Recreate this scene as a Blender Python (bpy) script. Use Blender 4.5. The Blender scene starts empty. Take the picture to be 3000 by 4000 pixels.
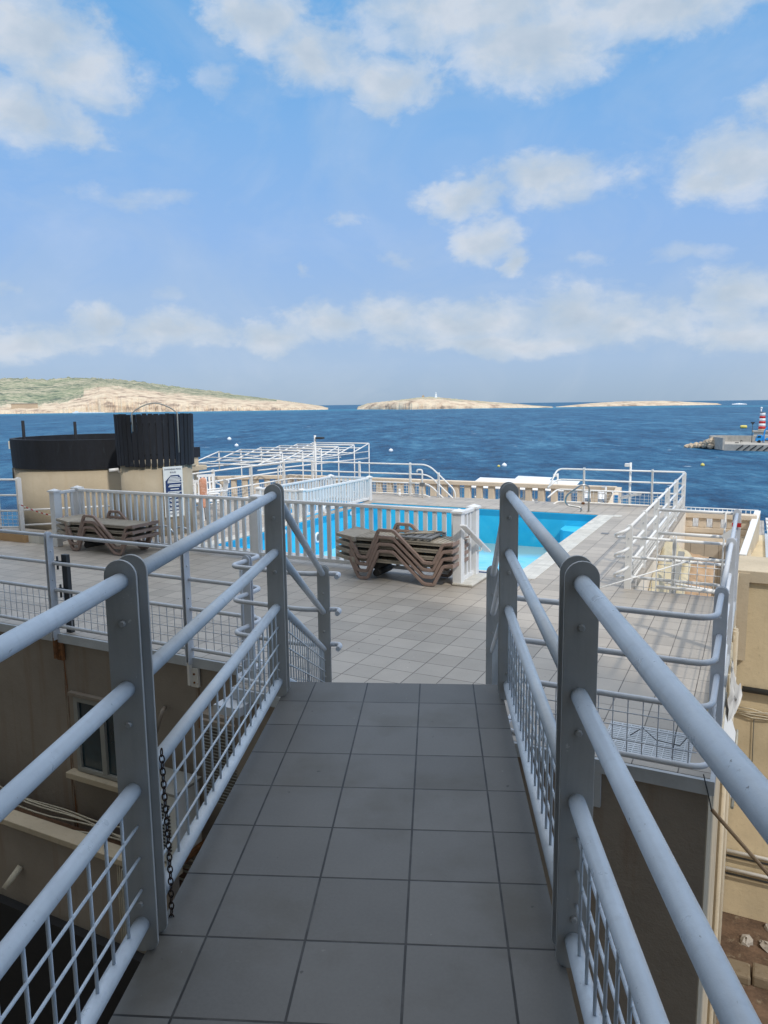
import bpy, bmesh, math, random
from mathutils import Vector, Matrix, noise as mnoise
random.seed(7)
S = bpy.context.scene
COL = S.collection
R = math.radians
TH = R(-22.5)
U = Vector((math.cos(TH), math.sin(TH), 0)); V = Vector((-math.sin(TH), math.cos(TH), 0))
X = Vector((1, 0, 0)); Y = Vector((0, 1, 0)); Z = Vector((0, 0, 1))
TZ = -0.93          # terrace level (bridge deck is z = 0)
SEA = -15.4
GND = -8.4
def W(u, v, z): return U * u + V * v + Z * z

# ------------------------------------------------------------------ materials
def newmat(name):
    m = bpy.data.materials.new(name); m.use_nodes = True
    nt = m.node_tree; nt.nodes.clear()
    out = nt.nodes.new('ShaderNodeOutputMaterial'); b = nt.nodes.new('ShaderNodeBsdfPrincipled')
    nt.links.new(b.outputs[0], out.inputs[0])
    return m, nt, b
def N(nt, t, **k):
    n = nt.nodes.new(t)
    for a, v in k.items():
        if a.startswith('i_'):
            n.inputs[int(a[2:])].default_value = v
        else: setattr(n, a, v)
    return n
def L(nt, a, b): nt.links.new(a, b)
def ramp(nt, fac, stops):
    r = N(nt, 'ShaderNodeValToRGB'); e = r.color_ramp.elements
    while len(e) > len(stops): e.remove(e[-1])
    while len(e) < len(stops): e.new(0.5)
    for i, (p, c) in enumerate(stops):
        e[i].position = p; e[i].color = (*c, 1) if len(c) == 3 else c
    L(nt, fac, r.inputs[0]); return r.outputs[0]
def pos(nt, scale=(1, 1, 1)):
    g = N(nt, 'ShaderNodeNewGeometry'); m = N(nt, 'ShaderNodeVectorMath', operation='MULTIPLY')
    m.inputs[1].default_value = scale; L(nt, g.outputs['Position'], m.inputs[0]); return m.outputs[0]
def noise(nt, vec, scale, detail=4, rough=0.55, dist=0):
    n = N(nt, 'ShaderNodeTexNoise'); n.inputs['Scale'].default_value = scale
    n.inputs['Detail'].default_value = detail; n.inputs['Roughness'].default_value = rough
    n.inputs['Distortion'].default_value = dist
    L(nt, vec, n.inputs['Vector']); return n.outputs['Fac']
def mth(nt, op, a, b=None, clamp=False):
    m = N(nt, 'ShaderNodeMath', operation=op); m.use_clamp = clamp
    for i, x in enumerate((a, b)):
        if x is None: continue
        if isinstance(x, (int, float)): m.inputs[i].default_value = x
        else: L(nt, x, m.inputs[i])
    return m.outputs[0]
def mix(nt, fac, a, b):
    m = N(nt, 'ShaderNodeMix', data_type='RGBA')
    for i, x in ((0, fac), (6, a), (7, b)):
        if isinstance(x, (int, float)): m.inputs[i].default_value = x
        elif isinstance(x, tuple): m.inputs[i].default_value = (*x, 1)
        else: L(nt, x, m.inputs[i])
    return m.outputs[2]
def bump(nt, b, h, strength=0.3, dist=0.01):
    n = N(nt, 'ShaderNodeBump'); n.inputs['Strength'].default_value = strength; n.inputs['Distance'].default_value = dist
    L(nt, h, n.inputs['Height']); L(nt, n.outputs[0], b.inputs['Normal'])
def simple(name, c, rough=0.5, var=0.12, scale=6, bmp=0.15, bd=0.004, metal=0.0, dirt=None, dirt_at=0.62, spec=0.5, stretch=(1, 1, 1)):
    m, nt, b = newmat(name)
    p = pos(nt, stretch)
    n1 = noise(nt, p, scale, 6); n2 = noise(nt, p, scale * 7, 4)
    f = mth(nt, 'ADD', mth(nt, 'MULTIPLY', n1, .7), mth(nt, 'MULTIPLY', n2, .3))
    lo = tuple(x * (1 - var * 1.6) for x in c); hi = tuple(min(1, x * (1 + var)) for x in c)
    col = ramp(nt, f, [(0.3, lo), (0.7, hi)])
    if dirt:
        n3 = noise(nt, p, scale * 1.7, 8, .7)
        col = mix(nt, ramp(nt, n3, [(dirt_at, (0, 0, 0)), (dirt_at + .1, (1, 1, 1))]), col, dirt)
    L(nt, col, b.inputs['Base Color'])
    b.inputs['Roughness'].default_value = rough; b.inputs['Metallic'].default_value = metal
    b.inputs['Specular IOR Level'].default_value = spec
    bump(nt, b, f, bmp, bd)
    return m
def tile(name, ax, ay, ox, oy, size, gw, col, grout, rough=0.45, var=0.15, stain=(.2, .17, .13), seed=0, sk=.45):
    m, nt, b = newmat(name)
    g = N(nt, 'ShaderNodeNewGeometry')
    def coord(axis, o):
        d = N(nt, 'ShaderNodeVectorMath', operation='DOT_PRODUCT'); L(nt, g.outputs['Position'], d.inputs[0]); d.inputs[1].default_value = axis
        return mth(nt, 'DIVIDE', mth(nt, 'SUBTRACT', d.outputs['Value'], o), size)
    a, c = coord(ax, ox), coord(ay, oy)
    def edge(x):
        f = mth(nt, 'FRACT', x); return mth(nt, 'MINIMUM', f, mth(nt, 'SUBTRACT', 1.0, f))
    e = mth(nt, 'MINIMUM', edge(a), edge(c))
    k = gw / size / 2
    gm = ramp(nt, mth(nt, 'DIVIDE', e, k * 2), [(0.42, (1, 1, 1)), (0.62, (0, 0, 0))])
    cx = N(nt, 'ShaderNodeCombineXYZ'); L(nt, mth(nt, 'FLOOR', a), cx.inputs[0]); L(nt, mth(nt, 'FLOOR', c), cx.inputs[1])
    wn = N(nt, 'ShaderNodeTexWhiteNoise'); L(nt, cx.outputs[0], wn.inputs[0])
    p = g.outputs['Position']
    n1 = noise(nt, p, 3.0, 6); n2 = noise(nt, p, 90, 4, .7); n3 = noise(nt, p, 1.3, 5, .6)
    f = mth(nt, 'ADD', mth(nt, 'MULTIPLY', n1, .38), mth(nt, 'ADD', mth(nt, 'MULTIPLY', n2, .34), mth(nt, 'MULTIPLY', wn.outputs[0], .28)))
    base = ramp(nt, f, [(0.25, tuple(x * (1 - var * 1.7) for x in col)), (0.75, tuple(x * (1 + var) for x in col))])
    base = mix(nt, mth(nt, 'MULTIPLY', ramp(nt, n3, [(0.50, (0, 0, 0)), (0.68, (1, 1, 1))]), sk), base, stain)
    sp = noise(nt, p, 22, 2, .5); base = mix(nt, ramp(nt, sp, [(0.74, (0, 0, 0)), (0.77, (.8, .8, .8))]), base, tuple(x * .35 for x in col))
    lt = noise(nt, p, 34, 3, .6); area = noise(nt, p, 1.9, 3, .5)
    lm = mth(nt, 'MULTIPLY', ramp(nt, lt, [(.70, (0, 0, 0)), (.73, (1, 1, 1))]), ramp(nt, area, [(.52, (0, 0, 0)), (.60, (.7, .7, .7))]))
    base = mix(nt, lm, base, tuple(min(1, x * 1.9) for x in col))
    gd = mix(nt, ramp(nt, noise(nt, p, 9, 5, .6), [(.45, (0, 0, 0)), (.7, (.6, .6, .6))]), grout, tuple(x * .6 for x in col))
    colr = mix(nt, gm, base, gd)
    L(nt, colr, b.inputs['Base Color']); b.inputs['Roughness'].default_value = rough
    b.inputs['Specular IOR Level'].default_value = .35
    h = mth(nt, 'SUBTRACT', mth(nt, 'MULTIPLY', n2, .12), gm)
    bump(nt, b, h, .5, .003)
    return m

def stucco(name, c, streak=(.2, .1, .05), streak_amt=.35, grime=(.25, .22, .17), rough=.9):
    m, nt, b = newmat(name)
    p = pos(nt); n1 = noise(nt, p, .9, 8, .6); n2 = noise(nt, p, 14, 8, .6); n4 = noise(nt, p, 60, 4, .6)
    ps = pos(nt, (5, 5, .35)); n3 = noise(nt, ps, 1.6, 5, .6)
    col = ramp(nt, n1, [(0.3, tuple(x * .78 for x in c)), (0.7, tuple(x * 1.08 for x in c))])
    col = mix(nt, mth(nt, 'MULTIPLY', ramp(nt, n3, [(0.55, (0, 0, 0)), (0.75, (1, 1, 1))]), streak_amt), col, streak)
    col = mix(nt, mth(nt, 'MULTIPLY', ramp(nt, n2, [(0.58, (0, 0, 0)), (0.75, (1, 1, 1))]), .35), col, grime)
    L(nt, col, b.inputs['Base Color']); b.inputs['Roughness'].default_value = rough
    b.inputs['Specular IOR Level'].default_value = .2
    bump(nt, b, mth(nt, 'ADD', n2, mth(nt, 'MULTIPLY', n4, .4)), .45, .012)
    return m

M = {}
M['rail'] = simple('rail_paint', (.60, .63, .68), .38, .05, 9, .12, .002, dirt=(.40, .38, .35), dirt_at=.68)
def painted(name, c, rough, chip, chip_at=.70, run=.25, rust=(.25, .12, .05), rust_at=.80):
    m, nt, b = newmat(name); p = pos(nt)
    n1 = noise(nt, p, 5, 6); n2 = noise(nt, p, 55, 5, .65, .4); n3 = noise(nt, pos(nt, (30, 30, 3)), 1.5, 5, .6); n4 = noise(nt, p, 210, 2, .5); n5 = noise(nt, p, 17, 7, .7)
    col = ramp(nt, n1, [(.3, tuple(x * .88 for x in c)), (.7, tuple(min(1, x * 1.05) for x in c))])
    col = mix(nt, mth(nt, 'MULTIPLY', ramp(nt, n3, [(.5, (0, 0, 0)), (.72, (1, 1, 1))]), run), col, tuple(x * .62 for x in c))
    col = mix(nt, ramp(nt, n2, [(chip_at, (0, 0, 0)), (chip_at + .03, (.85, .85, .85))]), col, chip)
    col = mix(nt, ramp(nt, n5, [(rust_at - .07, (0, 0, 0)), (rust_at, (.8, .8, .8))]), col, rust)
    L(nt, col, b.inputs['Base Color']); L(nt, ramp(nt, n5, [(.3, (rough, rough, rough)), (.7, (rough + .2,) * 3)]), b.inputs['Roughness'])
    bump(nt, b, mth(nt, 'ADD', mth(nt, 'MULTIPLY', n2, .7), mth(nt, 'MULTIPLY', n4, .25)), .35, .0022)
    return m
M['bridge_rail'] = painted('bridge_rail_paint', (.59, .65, .71), .24, (.20, .20, .19), .695)
M['_unused'] = simple('bridge_rail_paint', (.53, .60, .68), .27, .06, 9, .25, .002, dirt=(.30, .29, .27), dirt_at=.70)
M['post'] = painted('post_paint', (.43, .43, .42), .30, (.62, .62, .60), .69, .35, (.22, .15, .10), .78)
M['white'] = simple('white_paint', (.80, .80, .79), .45, .04, 5, .1, .002, dirt=(.55, .50, .42), dirt_at=.70)
M['white_rust'] = simple('white_rusty_paint', (.78, .76, .72), .5, .06, 6, .15, .002, dirt=(.38, .20, .09), dirt_at=.60)
M['plastic_white'] = simple('white_plastic', (.82, .82, .82), .4, .03, 5, .05, .001)
M['bridge_tile'] = tile('bridge_tiles', X, Y, -.698, 4.139, .303, .0068, (.150, .145, .136), (.022, .020, .019), stain=(.088, .078, .058), sk=.75)
M['deck_tile'] = tile('terrace_tiles', U, V, -.06, .105, .3045, .0075, (.43, .385, .33), (.09, .075, .06), stain=(.36, .31, .26))
M['coping'] = tile('pool_coping_tiles', U, V, 0, 0, .12, .004, (.66, .64, .58), (.50, .47, .42), stain=(.52, .48, .40))
M['pool'] = None
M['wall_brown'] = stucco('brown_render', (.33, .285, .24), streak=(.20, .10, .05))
M['wall_cream'] = stucco('cream_render', (.58, .49, .36), streak=(.45, .32, .20), streak_amt=.25)
M['wall_ochre'] = stucco('ochre_render', (.68, .56, .37), streak=(.40, .28, .15), streak_amt=.25, grime=(.36, .28, .18))
M['wall_peach'] = stucco('peach_render', (.74, .63, .50), streak=(.5, .36, .25), streak_amt=.2, grime=(.45, .35, .26))
M['tower'] = stucco('tower_render', (.50, .43, .325), streak=(.42, .33, .22), streak_amt=.3, grime=(.44, .36, .26))
M['concrete'] = stucco('weathered_concrete', (.46, .43, .38), streak=(.22, .20, .17), streak_amt=.5)
M['dark'] = simple('void_shade', (.02, .02, .022), .8)
M['black_board'] = simple('black_boards', (.009, .012, .020), .75, .35, 4, .3, .006, dirt=(.022, .03, .042), dirt_at=.60, stretch=(1, 1, .25))
M['fascia'] = simple('fascia_paint', (.50, .53, .56), .55, .08, 6)
M['rust'] = simple('rust', (.20, .085, .03), .85, .4, 20, .6, .004)
M['brown_edge'] = simple('rusty_edge', (.16, .085, .045), .8, .3, 20, .5, .004)
M['steel'] = simple('stainless_steel', (.42, .42, .41), .28, .03, 8, .05, .001, metal=1)
M['alu'] = simple('aluminium_frame', (.30, .30, .28), .5, .08, 6)
M['lounger'] = simple('taupe_plastic', (.30, .215, .18), .55, .14, 14, .25, .002, dirt=(.30, .27, .22), dirt_at=.66)
M['lounger_bed'] = simple('dusty_taupe_plastic', (.36, .32, .26), .65, .16, 9, .35, .003, dirt=(.26, .22, .16), dirt_at=.58)
M['tray'] = simple('grey_plastic', (.16, .165, .17), .5, .1, 8)
M['rubber'] = simple('black_rubber', (.02, .02, .02), .7)
M['soil'] = simple('brown_soil', (.13, .08, .05), .95, .45, 2.5, .8, .05, dirt=(.24, .19, .13), dirt_at=.56)
M['rock'] = simple('limestone_rock', (.56, .44, .31), .9, .22, 1.2, .6, .08, dirt=(.26, .19, .12), dirt_at=.6)
M['rubble'] = simple('rubble_stone', (.42, .38, .33), .9, .25, 4, .5, .03)
M['sign_white'] = simple('sign_white', (.75, .76, .74), .5, .05, 4)
M['sign_navy'] = simple('sign_navy', (.015, .035, .12), .5, .12, 6)
M['orange'] = simple('faded_orange', (.72, .34, .22), .6, .25, 6, dirt=(.75, .48, .38), dirt_at=.52)
M['red'] = simple('red_paint', (.55, .02, .02), .5, .08, 8)
M['blue_paint'] = simple('blue_paint', (.02, .28, .66), .45, .10, 2)
M['blue_pipe'] = simple('blue_plastic', (.03, .30, .70), .5, .05, 6)
M['cream_tarp'] = simple('cream_tarpaulin', (.56, .48, .32), .7, .16, 5, .4, .02, dirt=(.20, .13, .05), dirt_at=.64)
M['brown_cloth'] = simple('tan_cloth', (.44, .29, .17), .85, .2, 5, .4, .02, dirt=(.16, .08, .04), dirt_at=.64)
M['cable'] = simple('cream_cable', (.58, .52, .40), .6, .15, 9)
M['dark_pipe'] = simple('dark_pipe', (.035, .04, .045), .5, .1, 9)
M['tan_board'] = simple('tan_board', (.52, .33, .17), .8, .1, 3)
M['chain'] = simple('rusty_chain', (.05, .03, .022), .6, .4, 60, metal=.6, dirt=(.30, .26, .22), dirt_at=.62)
M['foam'] = simple('sea_foam', (.85, .88, .90), .7, .05, .5)
M['yellow'] = simple('yellow_buoy', (.75, .62, .15), .5)
M['cloth_dark'] = simple('dark_clothes', (.025, .022, .022), .85)
M['skin'] = simple('skin', (.40, .24, .16), .6, .06)
M['white_cloth'] = simple('torn_white_sheet', (.70, .66, .60), .8, .12, 5, .3, .02)
M['tyre'] = simple('tyre_rubber', (.015, .015, .016), .8)
M['pool_white'] = simple('pool_fence_plastic', (.76, .77, .78), .35, .05, 4, .06, .001, dirt=(.56, .54, .49), dirt_at=.72)

def mk_glass():
    m, nt, b = newmat('dark_window_glass')
    n = noise(nt, pos(nt), 1.4, 3)
    L(nt, ramp(nt, n, [(.35, (.010, .022, .032)), (.7, (.035, .07, .09))]), b.inputs['Base Color'])
    b.inputs['Roughness'].default_value = .08; return m
M['glass'] = mk_glass()

def mk_pool():
    m, nt, b = newmat('pool_blue_paint')
    p = pos(nt); n1 = noise(nt, p, .8, 6, .6, 1.2); n2 = noise(nt, p, 5, 6, .65); ps = pos(nt, (3, 3, .5)); n3 = noise(nt, ps, 2.2, 5)
    col = ramp(nt, n1, [(.32, (.012, .44, .74)), (.7, (.05, .58, .84))])
    col = mix(nt, mth(nt, 'MULTIPLY', ramp(nt, n2, [(.56, (0, 0, 0)), (.75, (1, 1, 1))]), .35), col, (.16, .55, .70))
    col = mix(nt, mth(nt, 'MULTIPLY', ramp(nt, n3, [(.6, (0, 0, 0)), (.8, (1, 1, 1))]), .35), col, (.28, .50, .48))
    sx = N(nt, 'ShaderNodeSeparateXYZ'); L(nt, p, sx.inputs[0])
    band = mth(nt, 'GREATER_THAN', sx.outputs[2], TZ - .17)
    line = mth(nt, 'MULTIPLY', band, mth(nt, 'LESS_THAN', sx.outputs[2], TZ - .03))
    col = mix(nt, mth(nt, 'MULTIPLY', line, .6), col, (.005, .20, .40))
    L(nt, col, b.inputs['Base Color']); b.inputs['Roughness'].default_value = .5; bump(nt, b, n2, .2, .01)
    return m
def mk_poolfloor():
    m, nt, b = newmat('pool_floor_paint')
    p = pos(nt); n1 = noise(nt, p, 1.1, 7, .62, 1.5); n2 = noise(nt, p, 6, 6, .65)
    col = ramp(nt, n1, [(.35, (.16, .60, .88)), (.68, (.36, .74, .88))])
    col = mix(nt, mth(nt, 'MULTIPLY', ramp(nt, n2, [(.58, (0, 0, 0)), (.74, (1, 1, 1))]), .4), col, (.12, .36, .55))
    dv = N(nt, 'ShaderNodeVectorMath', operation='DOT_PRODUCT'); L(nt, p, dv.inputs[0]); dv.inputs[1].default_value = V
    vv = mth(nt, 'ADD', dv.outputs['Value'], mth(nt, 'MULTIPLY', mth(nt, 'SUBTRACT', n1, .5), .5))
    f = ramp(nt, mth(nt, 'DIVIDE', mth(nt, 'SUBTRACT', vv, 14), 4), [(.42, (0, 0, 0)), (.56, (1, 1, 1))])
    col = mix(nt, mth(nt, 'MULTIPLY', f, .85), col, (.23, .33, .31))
    L(nt, col, b.inputs['Base Color']); b.inputs['Roughness'].default_value = .35; bump(nt, b, n2, .15, .01)
    return m
M['pool'] = mk_pool(); M['pool_floor'] = mk_poolfloor()

def mk_sea():
    m, nt, b = newmat('sea_water')
    p = pos(nt, (1, 1, 1)); cam = N(nt, 'ShaderNodeCameraData')
    # wind comes across: waves stretched sideways
    rot = N(nt, 'ShaderNodeMapping'); L(nt, p, rot.inputs[0]); rot.inputs['Rotation'].default_value = (0, 0, R(12)); rot.inputs['Scale'].default_value = (.8, 1, 1)
    q = rot.outputs[0]
    def an(sx, sy, sc, det, ro):
        mp = N(nt, 'ShaderNodeMapping'); L(nt, p, mp.inputs[0]); mp.inputs['Rotation'].default_value = (0, 0, R(6)); mp.inputs['Scale'].default_value = (sx, sy, 1)
        return noise(nt, mp.outputs[0], sc, det, ro, .4)
    n1 = an(1, .5, .24, 7, .66); n2 = an(1, .6, 1.3, 6, .65); n3 = noise(nt, q, .022, 5, .55); n4 = noise(nt, q, .0022, 4, .5)
    n6 = an(1, .32, .085, 7, .66); n7 = an(1, .2, .03, 6, .62)
    h = mth(nt, 'ADD', mth(nt, 'MULTIPLY', noise(nt, q, .3, 8, .65), 2.0), mth(nt, 'MULTIPLY', n2, .6))
    f = mth(nt, 'ADD', mth(nt, 'ADD', mth(nt, 'MULTIPLY', n1, .34), mth(nt, 'MULTIPLY', n7, .20)), mth(nt, 'ADD', mth(nt, 'MULTIPLY', n6, .30), mth(nt, 'MULTIPLY', n2, .16)))
    col = ramp(nt, f, [(.40, (.002, .020, .06)), (.475, (.010, .075, .165)), (.525, (.028, .128, .232)), (.60, (.085, .25, .38))])
    col = mix(nt, ramp(nt, n3, [(.35, (.35, .35, .35)), (.65, (0, 0, 0))]), col, (.008, .08, .18))
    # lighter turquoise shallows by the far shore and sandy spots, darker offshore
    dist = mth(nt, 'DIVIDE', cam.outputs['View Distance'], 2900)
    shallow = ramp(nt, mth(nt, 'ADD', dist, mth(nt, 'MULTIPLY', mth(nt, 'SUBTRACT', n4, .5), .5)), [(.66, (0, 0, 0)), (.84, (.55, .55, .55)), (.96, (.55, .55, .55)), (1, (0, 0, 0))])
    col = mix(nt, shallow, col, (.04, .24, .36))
    wc = noise(nt, q, .30, 3, .55, .8); wc2 = noise(nt, q, .012, 3, .5)
    cap = mth(nt, 'MULTIPLY', ramp(nt, wc, [(.70, (0, 0, 0)), (.73, (1, 1, 1))]), ramp(nt, wc2, [(.45, (0, 0, 0)), (.6, (1, 1, 1))]))
    col = mix(nt, cap, col, (.8, .85, .88))
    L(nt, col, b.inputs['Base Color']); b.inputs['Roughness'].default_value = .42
    b.inputs['Specular IOR Level'].default_value = .14; b.inputs['IOR'].default_value = 1.33
    bump(nt, b, h, .9, .6)
    return m
M['sea'] = mk_sea()

def mk_land(name, green):
    m, nt, b = newmat(name)
    p = pos(nt); at = N(nt, 'ShaderNodeAttribute', attribute_name='hgt'); hh = at.outputs['Fac']
    n1 = noise(nt, p, .012, 8, .68); n2 = noise(nt, p, .05, 7, .7); n5 = noise(nt, p, .0028, 4, .5)
    ps = pos(nt, (.18, .18, 1)); n3 = noise(nt, ps, .10, 4, .55)          # horizontal strata
    pv = pos(nt, (1, 1, .12)); n4 = noise(nt, pv, .022, 5, .6)              # vertical clefts
    rock = ramp(nt, mth(nt, 'ADD', mth(nt, 'MULTIPLY', n3, .45), mth(nt, 'MULTIPLY', n4, .55)), [(.40, (.30, .21, .14)), (.475, (.58, .43, .29)), (.56, (.70, .57, .40))])
    veg = ramp(nt, mth(nt, 'ADD', mth(nt, 'MULTIPLY', n1, .5), mth(nt, 'MULTIPLY', n2, .5)), [(.42, (.05, .065, .035)), (.47, (.15, .17, .09)), (.51, (.30, .29, .17)), (.56, (.50, .43, .29))])
    veg = mix(nt, mth(nt, 'MULTIPLY', ramp(nt, n5, [(.48, (0, 0, 0)), (.60, (1, 1, 1))]), .28), veg, (.20, .26, .11))
    t = mth(nt, 'ADD', hh, mth(nt, 'MULTIPLY', mth(nt, 'SUBTRACT', n1, .5), 1.1))
    col = mix(nt, ramp(nt, t, [(green, (0, 0, 0)), (green + .12, (1, 1, 1))]), rock, veg)
    tz = N(nt, 'ShaderNodeSeparateXYZ'); L(nt, p, tz.inputs[0])
    ter = noise(nt, pos(nt, (.12, .12, 1)), .16, 4, .6)
    col = mix(nt, mth(nt, 'MULTIPLY', ramp(nt, ter, [(.56, (0, 0, 0)), (.62, (1, 1, 1))]), .45), col, (.55, .46, .31))
    L(nt, mix(nt, .12, col, (.45, .55, .66)), b.inputs['Base Color']); b.inputs['Roughness'].default_value = 1  # aerial haze over the distant land mixed into its base colour
    b.inputs['Specular IOR Level'].default_value = 0
    bump(nt, b, mth(nt, 'ADD', mth(nt, 'MULTIPLY', n2, .4), n4), .6, 10)
    return m
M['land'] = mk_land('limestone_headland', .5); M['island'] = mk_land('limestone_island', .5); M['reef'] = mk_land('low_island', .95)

# ------------------------------------------------------------------ mesh builder
def v3(c): return Vector((c[0], c[1], c[2] if len(c) > 2 else 0))
class MB:
    def __init__(s): s.v = []; s.f = []; s.sm = []
    def add(s, vs, fs, smooth=False):
        o = len(s.v); s.v += [Vector(x) for x in vs]
        for f in fs: s.f.append([o + i for i in f]); s.sm.append(smooth)
    def obox(s, c, a, b, la, lb, z0, z1):
        "box centred on c (xy) with horizontal axes a, b"
        c = Vector((c[0], c[1], 0)); vs = []
        for z in (z0, z1):
            for i, j in ((-1, -1), (1, -1), (1, 1), (-1, 1)): vs.append(c + a * (i * la / 2) + b * (j * lb / 2) + Z * z)
        s.add(vs, [(3, 2, 1, 0), (4, 5, 6, 7), (0, 1, 5, 4), (1, 2, 6, 5), (2, 3, 7, 6), (3, 0, 4, 7)]); return s
    def uvbox(s, u0, u1, v0, v1, z0, z1):
        return s.obox(W((u0 + u1) / 2, (v0 + v1) / 2, 0), U, V, u1 - u0, v1 - v0, z0, z1)
    def bar(s, p, q, w, h, up=Z):
        p, q = Vector(p), Vector(q); d = (q - p).normalized(); a = d.cross(up).normalized(); b = a.cross(d)
        vs = [e + a * (i * w / 2) + b * (j * h / 2) for e in (p, q) for i, j in ((-1, -1), (1, -1), (1, 1), (-1, 1))]
        s.add(vs, [(3, 2, 1, 0), (4, 5, 6, 7), (0, 1, 5, 4), (1, 2, 6, 5), (2, 3, 7, 6), (3, 0, 4, 7)]); return s
    def quad(s, *p): s.add(p, [tuple(range(len(p)))]); return s
    def tube(s, pts, r, n=10, cap=True):
        pts = [Vector(p) for p in pts]; rings = []; prev = None
        for i, p in enumerate(pts):
            d = (pts[min(i + 1, len(pts) - 1)] - pts[max(i - 1, 0)])
            if d.length < 1e-9: d = Z.copy()
            d.normalize()
            if prev is None:
                a = d.cross(Z);
                if a.length < 1e-3: a = d.cross(X)
            else: a = prev - d * prev.dot(d)
            a.normalize(); prev = a; b = d.cross(a)
            rr = r[i] if isinstance(r, (list, tuple)) else r
            rings.append([p + (a * math.cos(t) + b * math.sin(t)) * rr for t in [2 * math.pi * k / n for k in range(n)]])
        o = len(s.v); s.v += [x for g in rings for x in g]
        for i in range(len(pts) - 1):
            for k in range(n):
                s.f.append([o + i * n + k, o + i * n + (k + 1) % n, o + (i + 1) * n + (k + 1) % n, o + (i + 1) * n + k]); s.sm.append(True)
        if cap:
            s.f.append([o + k for k in range(n)][::-1]); s.sm.append(False)
            s.f.append([o + (len(pts) - 1) * n + k for k in range(n)]); s.sm.append(False)
        return s
    def prism(s, poly, dvec, smooth=False):
        "extrude a planar 3D polygon by dvec"
        n = len(poly); a = [Vector(p) for p in poly]; b = [p + dvec for p in a]
        s.add(a + b, [tuple(range(n))[::-1], tuple(range(n, 2 * n))] + [(i, (i + 1) % n, n + (i + 1) % n, n + i) for i in range(n)], smooth); return s
    def plate(s, c, w, wd, t, z0, z1, rt=True, rb=False):
        "upright flat bar, rounded ends; wd = width direction"
        c = Vector((c[0], c[1], 0)); nrm = wd.cross(Z); pts = []
        r = w / 2
        if rb: pts += [(r * math.cos(a), z0 + r * .7 + r * .7 * math.sin(a)) for a in [math.pi + math.pi * k / 8 for k in range(9)]]
        else: pts += [(-r, z0), (r, z0)]
        if rt: pts += [(r * math.cos(a), z1 - r + r * math.sin(a)) for a in [math.pi * k / 12 for k in range(13)]]
        else: pts += [(r, z1), (-r, z1)]
        poly = [c + wd * x + Z * z - nrm * (t / 2) for x, z in pts]
        return s.prism(poly, nrm * t)
    def cyl(s, c, r, z0, z1, n=24, r1=None):
        c = Vector(c); return s.tube([Vector((c[0], c[1], z0)), Vector((c[0], c[1], z1))], [r, r1 or r], n)
    def sphere(s, c, r, n=12, sc=(1, 1, 1)):
        c = Vector(c); o = len(s.v); m = n // 2
        for i in range(m + 1):
            a = math.pi * i / m
            for k in range(n):
                t = 2 * math.pi * k / n
                s.v.append(c + Vector((r * sc[0] * math.sin(a) * math.cos(t), r * sc[1] * math.sin(a) * math.sin(t), r * sc[2] * math.cos(a))))
        for i in range(m):
            for k in range(n):
                s.f.append([o + i * n + k, o + (i + 1) * n + k, o + (i + 1) * n + (k + 1) % n, o + i * n + (k + 1) % n]); s.sm.append(True)
        return s
    def build(s, name, mat, parent=None, loc=None, bevel=0, noise_amp=0):
        base = parent.matrix_world_loc if False else None
        off = WLOC.get(parent, Vector((0, 0, 0))) if parent is not None else None
        if parent is None:
            if loc is None:
                xs = [v.x for v in s.v]; ys = [v.y for v in s.v]; zs = [v.z for v in s.v]
                loc = Vector(((min(xs) + max(xs)) / 2, (min(ys) + max(ys)) / 2, min(zs)))
            off = Vector(loc)
        me = bpy.data.meshes.new(name)
        me.from_pydata([tuple(v - off) for v in s.v], [], s.f)
        me.polygons.foreach_set('use_smooth', s.sm); me.update()
        bm = bmesh.new(); bm.from_mesh(me); bmesh.ops.recalc_face_normals(bm, faces=bm.faces) if len(s.f) < 60000 else None; bm.to_mesh(me); bm.free()
        o = bpy.data.objects.new(name, me); COL.objects.link(o); me.materials.append(M[mat] if isinstance(mat, str) else mat)
        if parent is not None: o.parent = parent; WLOC[o] = off
        else: o.location = off; WLOC[o] = Vector(off)
        if bevel:
            b = o.modifiers.new('bevel', 'BEVEL'); b.width = bevel; b.segments = 2; b.limit_method = 'ANGLE'; b.angle_limit = R(40)
        return o
WLOC = {}
def tag(o, label=None, cat=None, group=None, kind=None):
    if label: o['label'] = label
    if cat: o['category'] = cat
    if group: o['group'] = group
    if kind: o['kind'] = kind
    return o
def thing(name, loc, label, cat, group=None):
    o = bpy.data.objects.new(name, None); COL.objects.link(o); o.location = loc; o.empty_display_size = .1
    WLOC[o] = Vector(loc); return tag(o, label, cat, group)
def struct(name, mb, mat, parent=None, label=None):
    o = mb.build(name, mat, parent, loc=(0, 0, 0)); 
    if parent is None: o['kind'] = 'structure'
    return o
def copy_tree(o, parent=None):
    c = o.copy(); COL.objects.link(c)
    if parent is not None: c.parent = parent
    for ch in o.children: copy_tree(ch, c)
    return c
def fillet(pts, rad, n=7):
    pts = [Vector(p) for p in pts]; out = [pts[0]]
    for i in range(1, len(pts) - 1):
        a, b, c = pts[i - 1], pts[i], pts[i + 1]; d1 = (a - b); d2 = (c - b)
        k = min(rad, d1.length * .49, d2.length * .49); p = b + d1.normalized() * k; q = b + d2.normalized() * k
        for j in range(n + 1):
            t = j / n; out.append(p * (1 - t) ** 2 + b * 2 * t * (1 - t) + q * t * t)
    out.append(pts[-1]); return out
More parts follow.
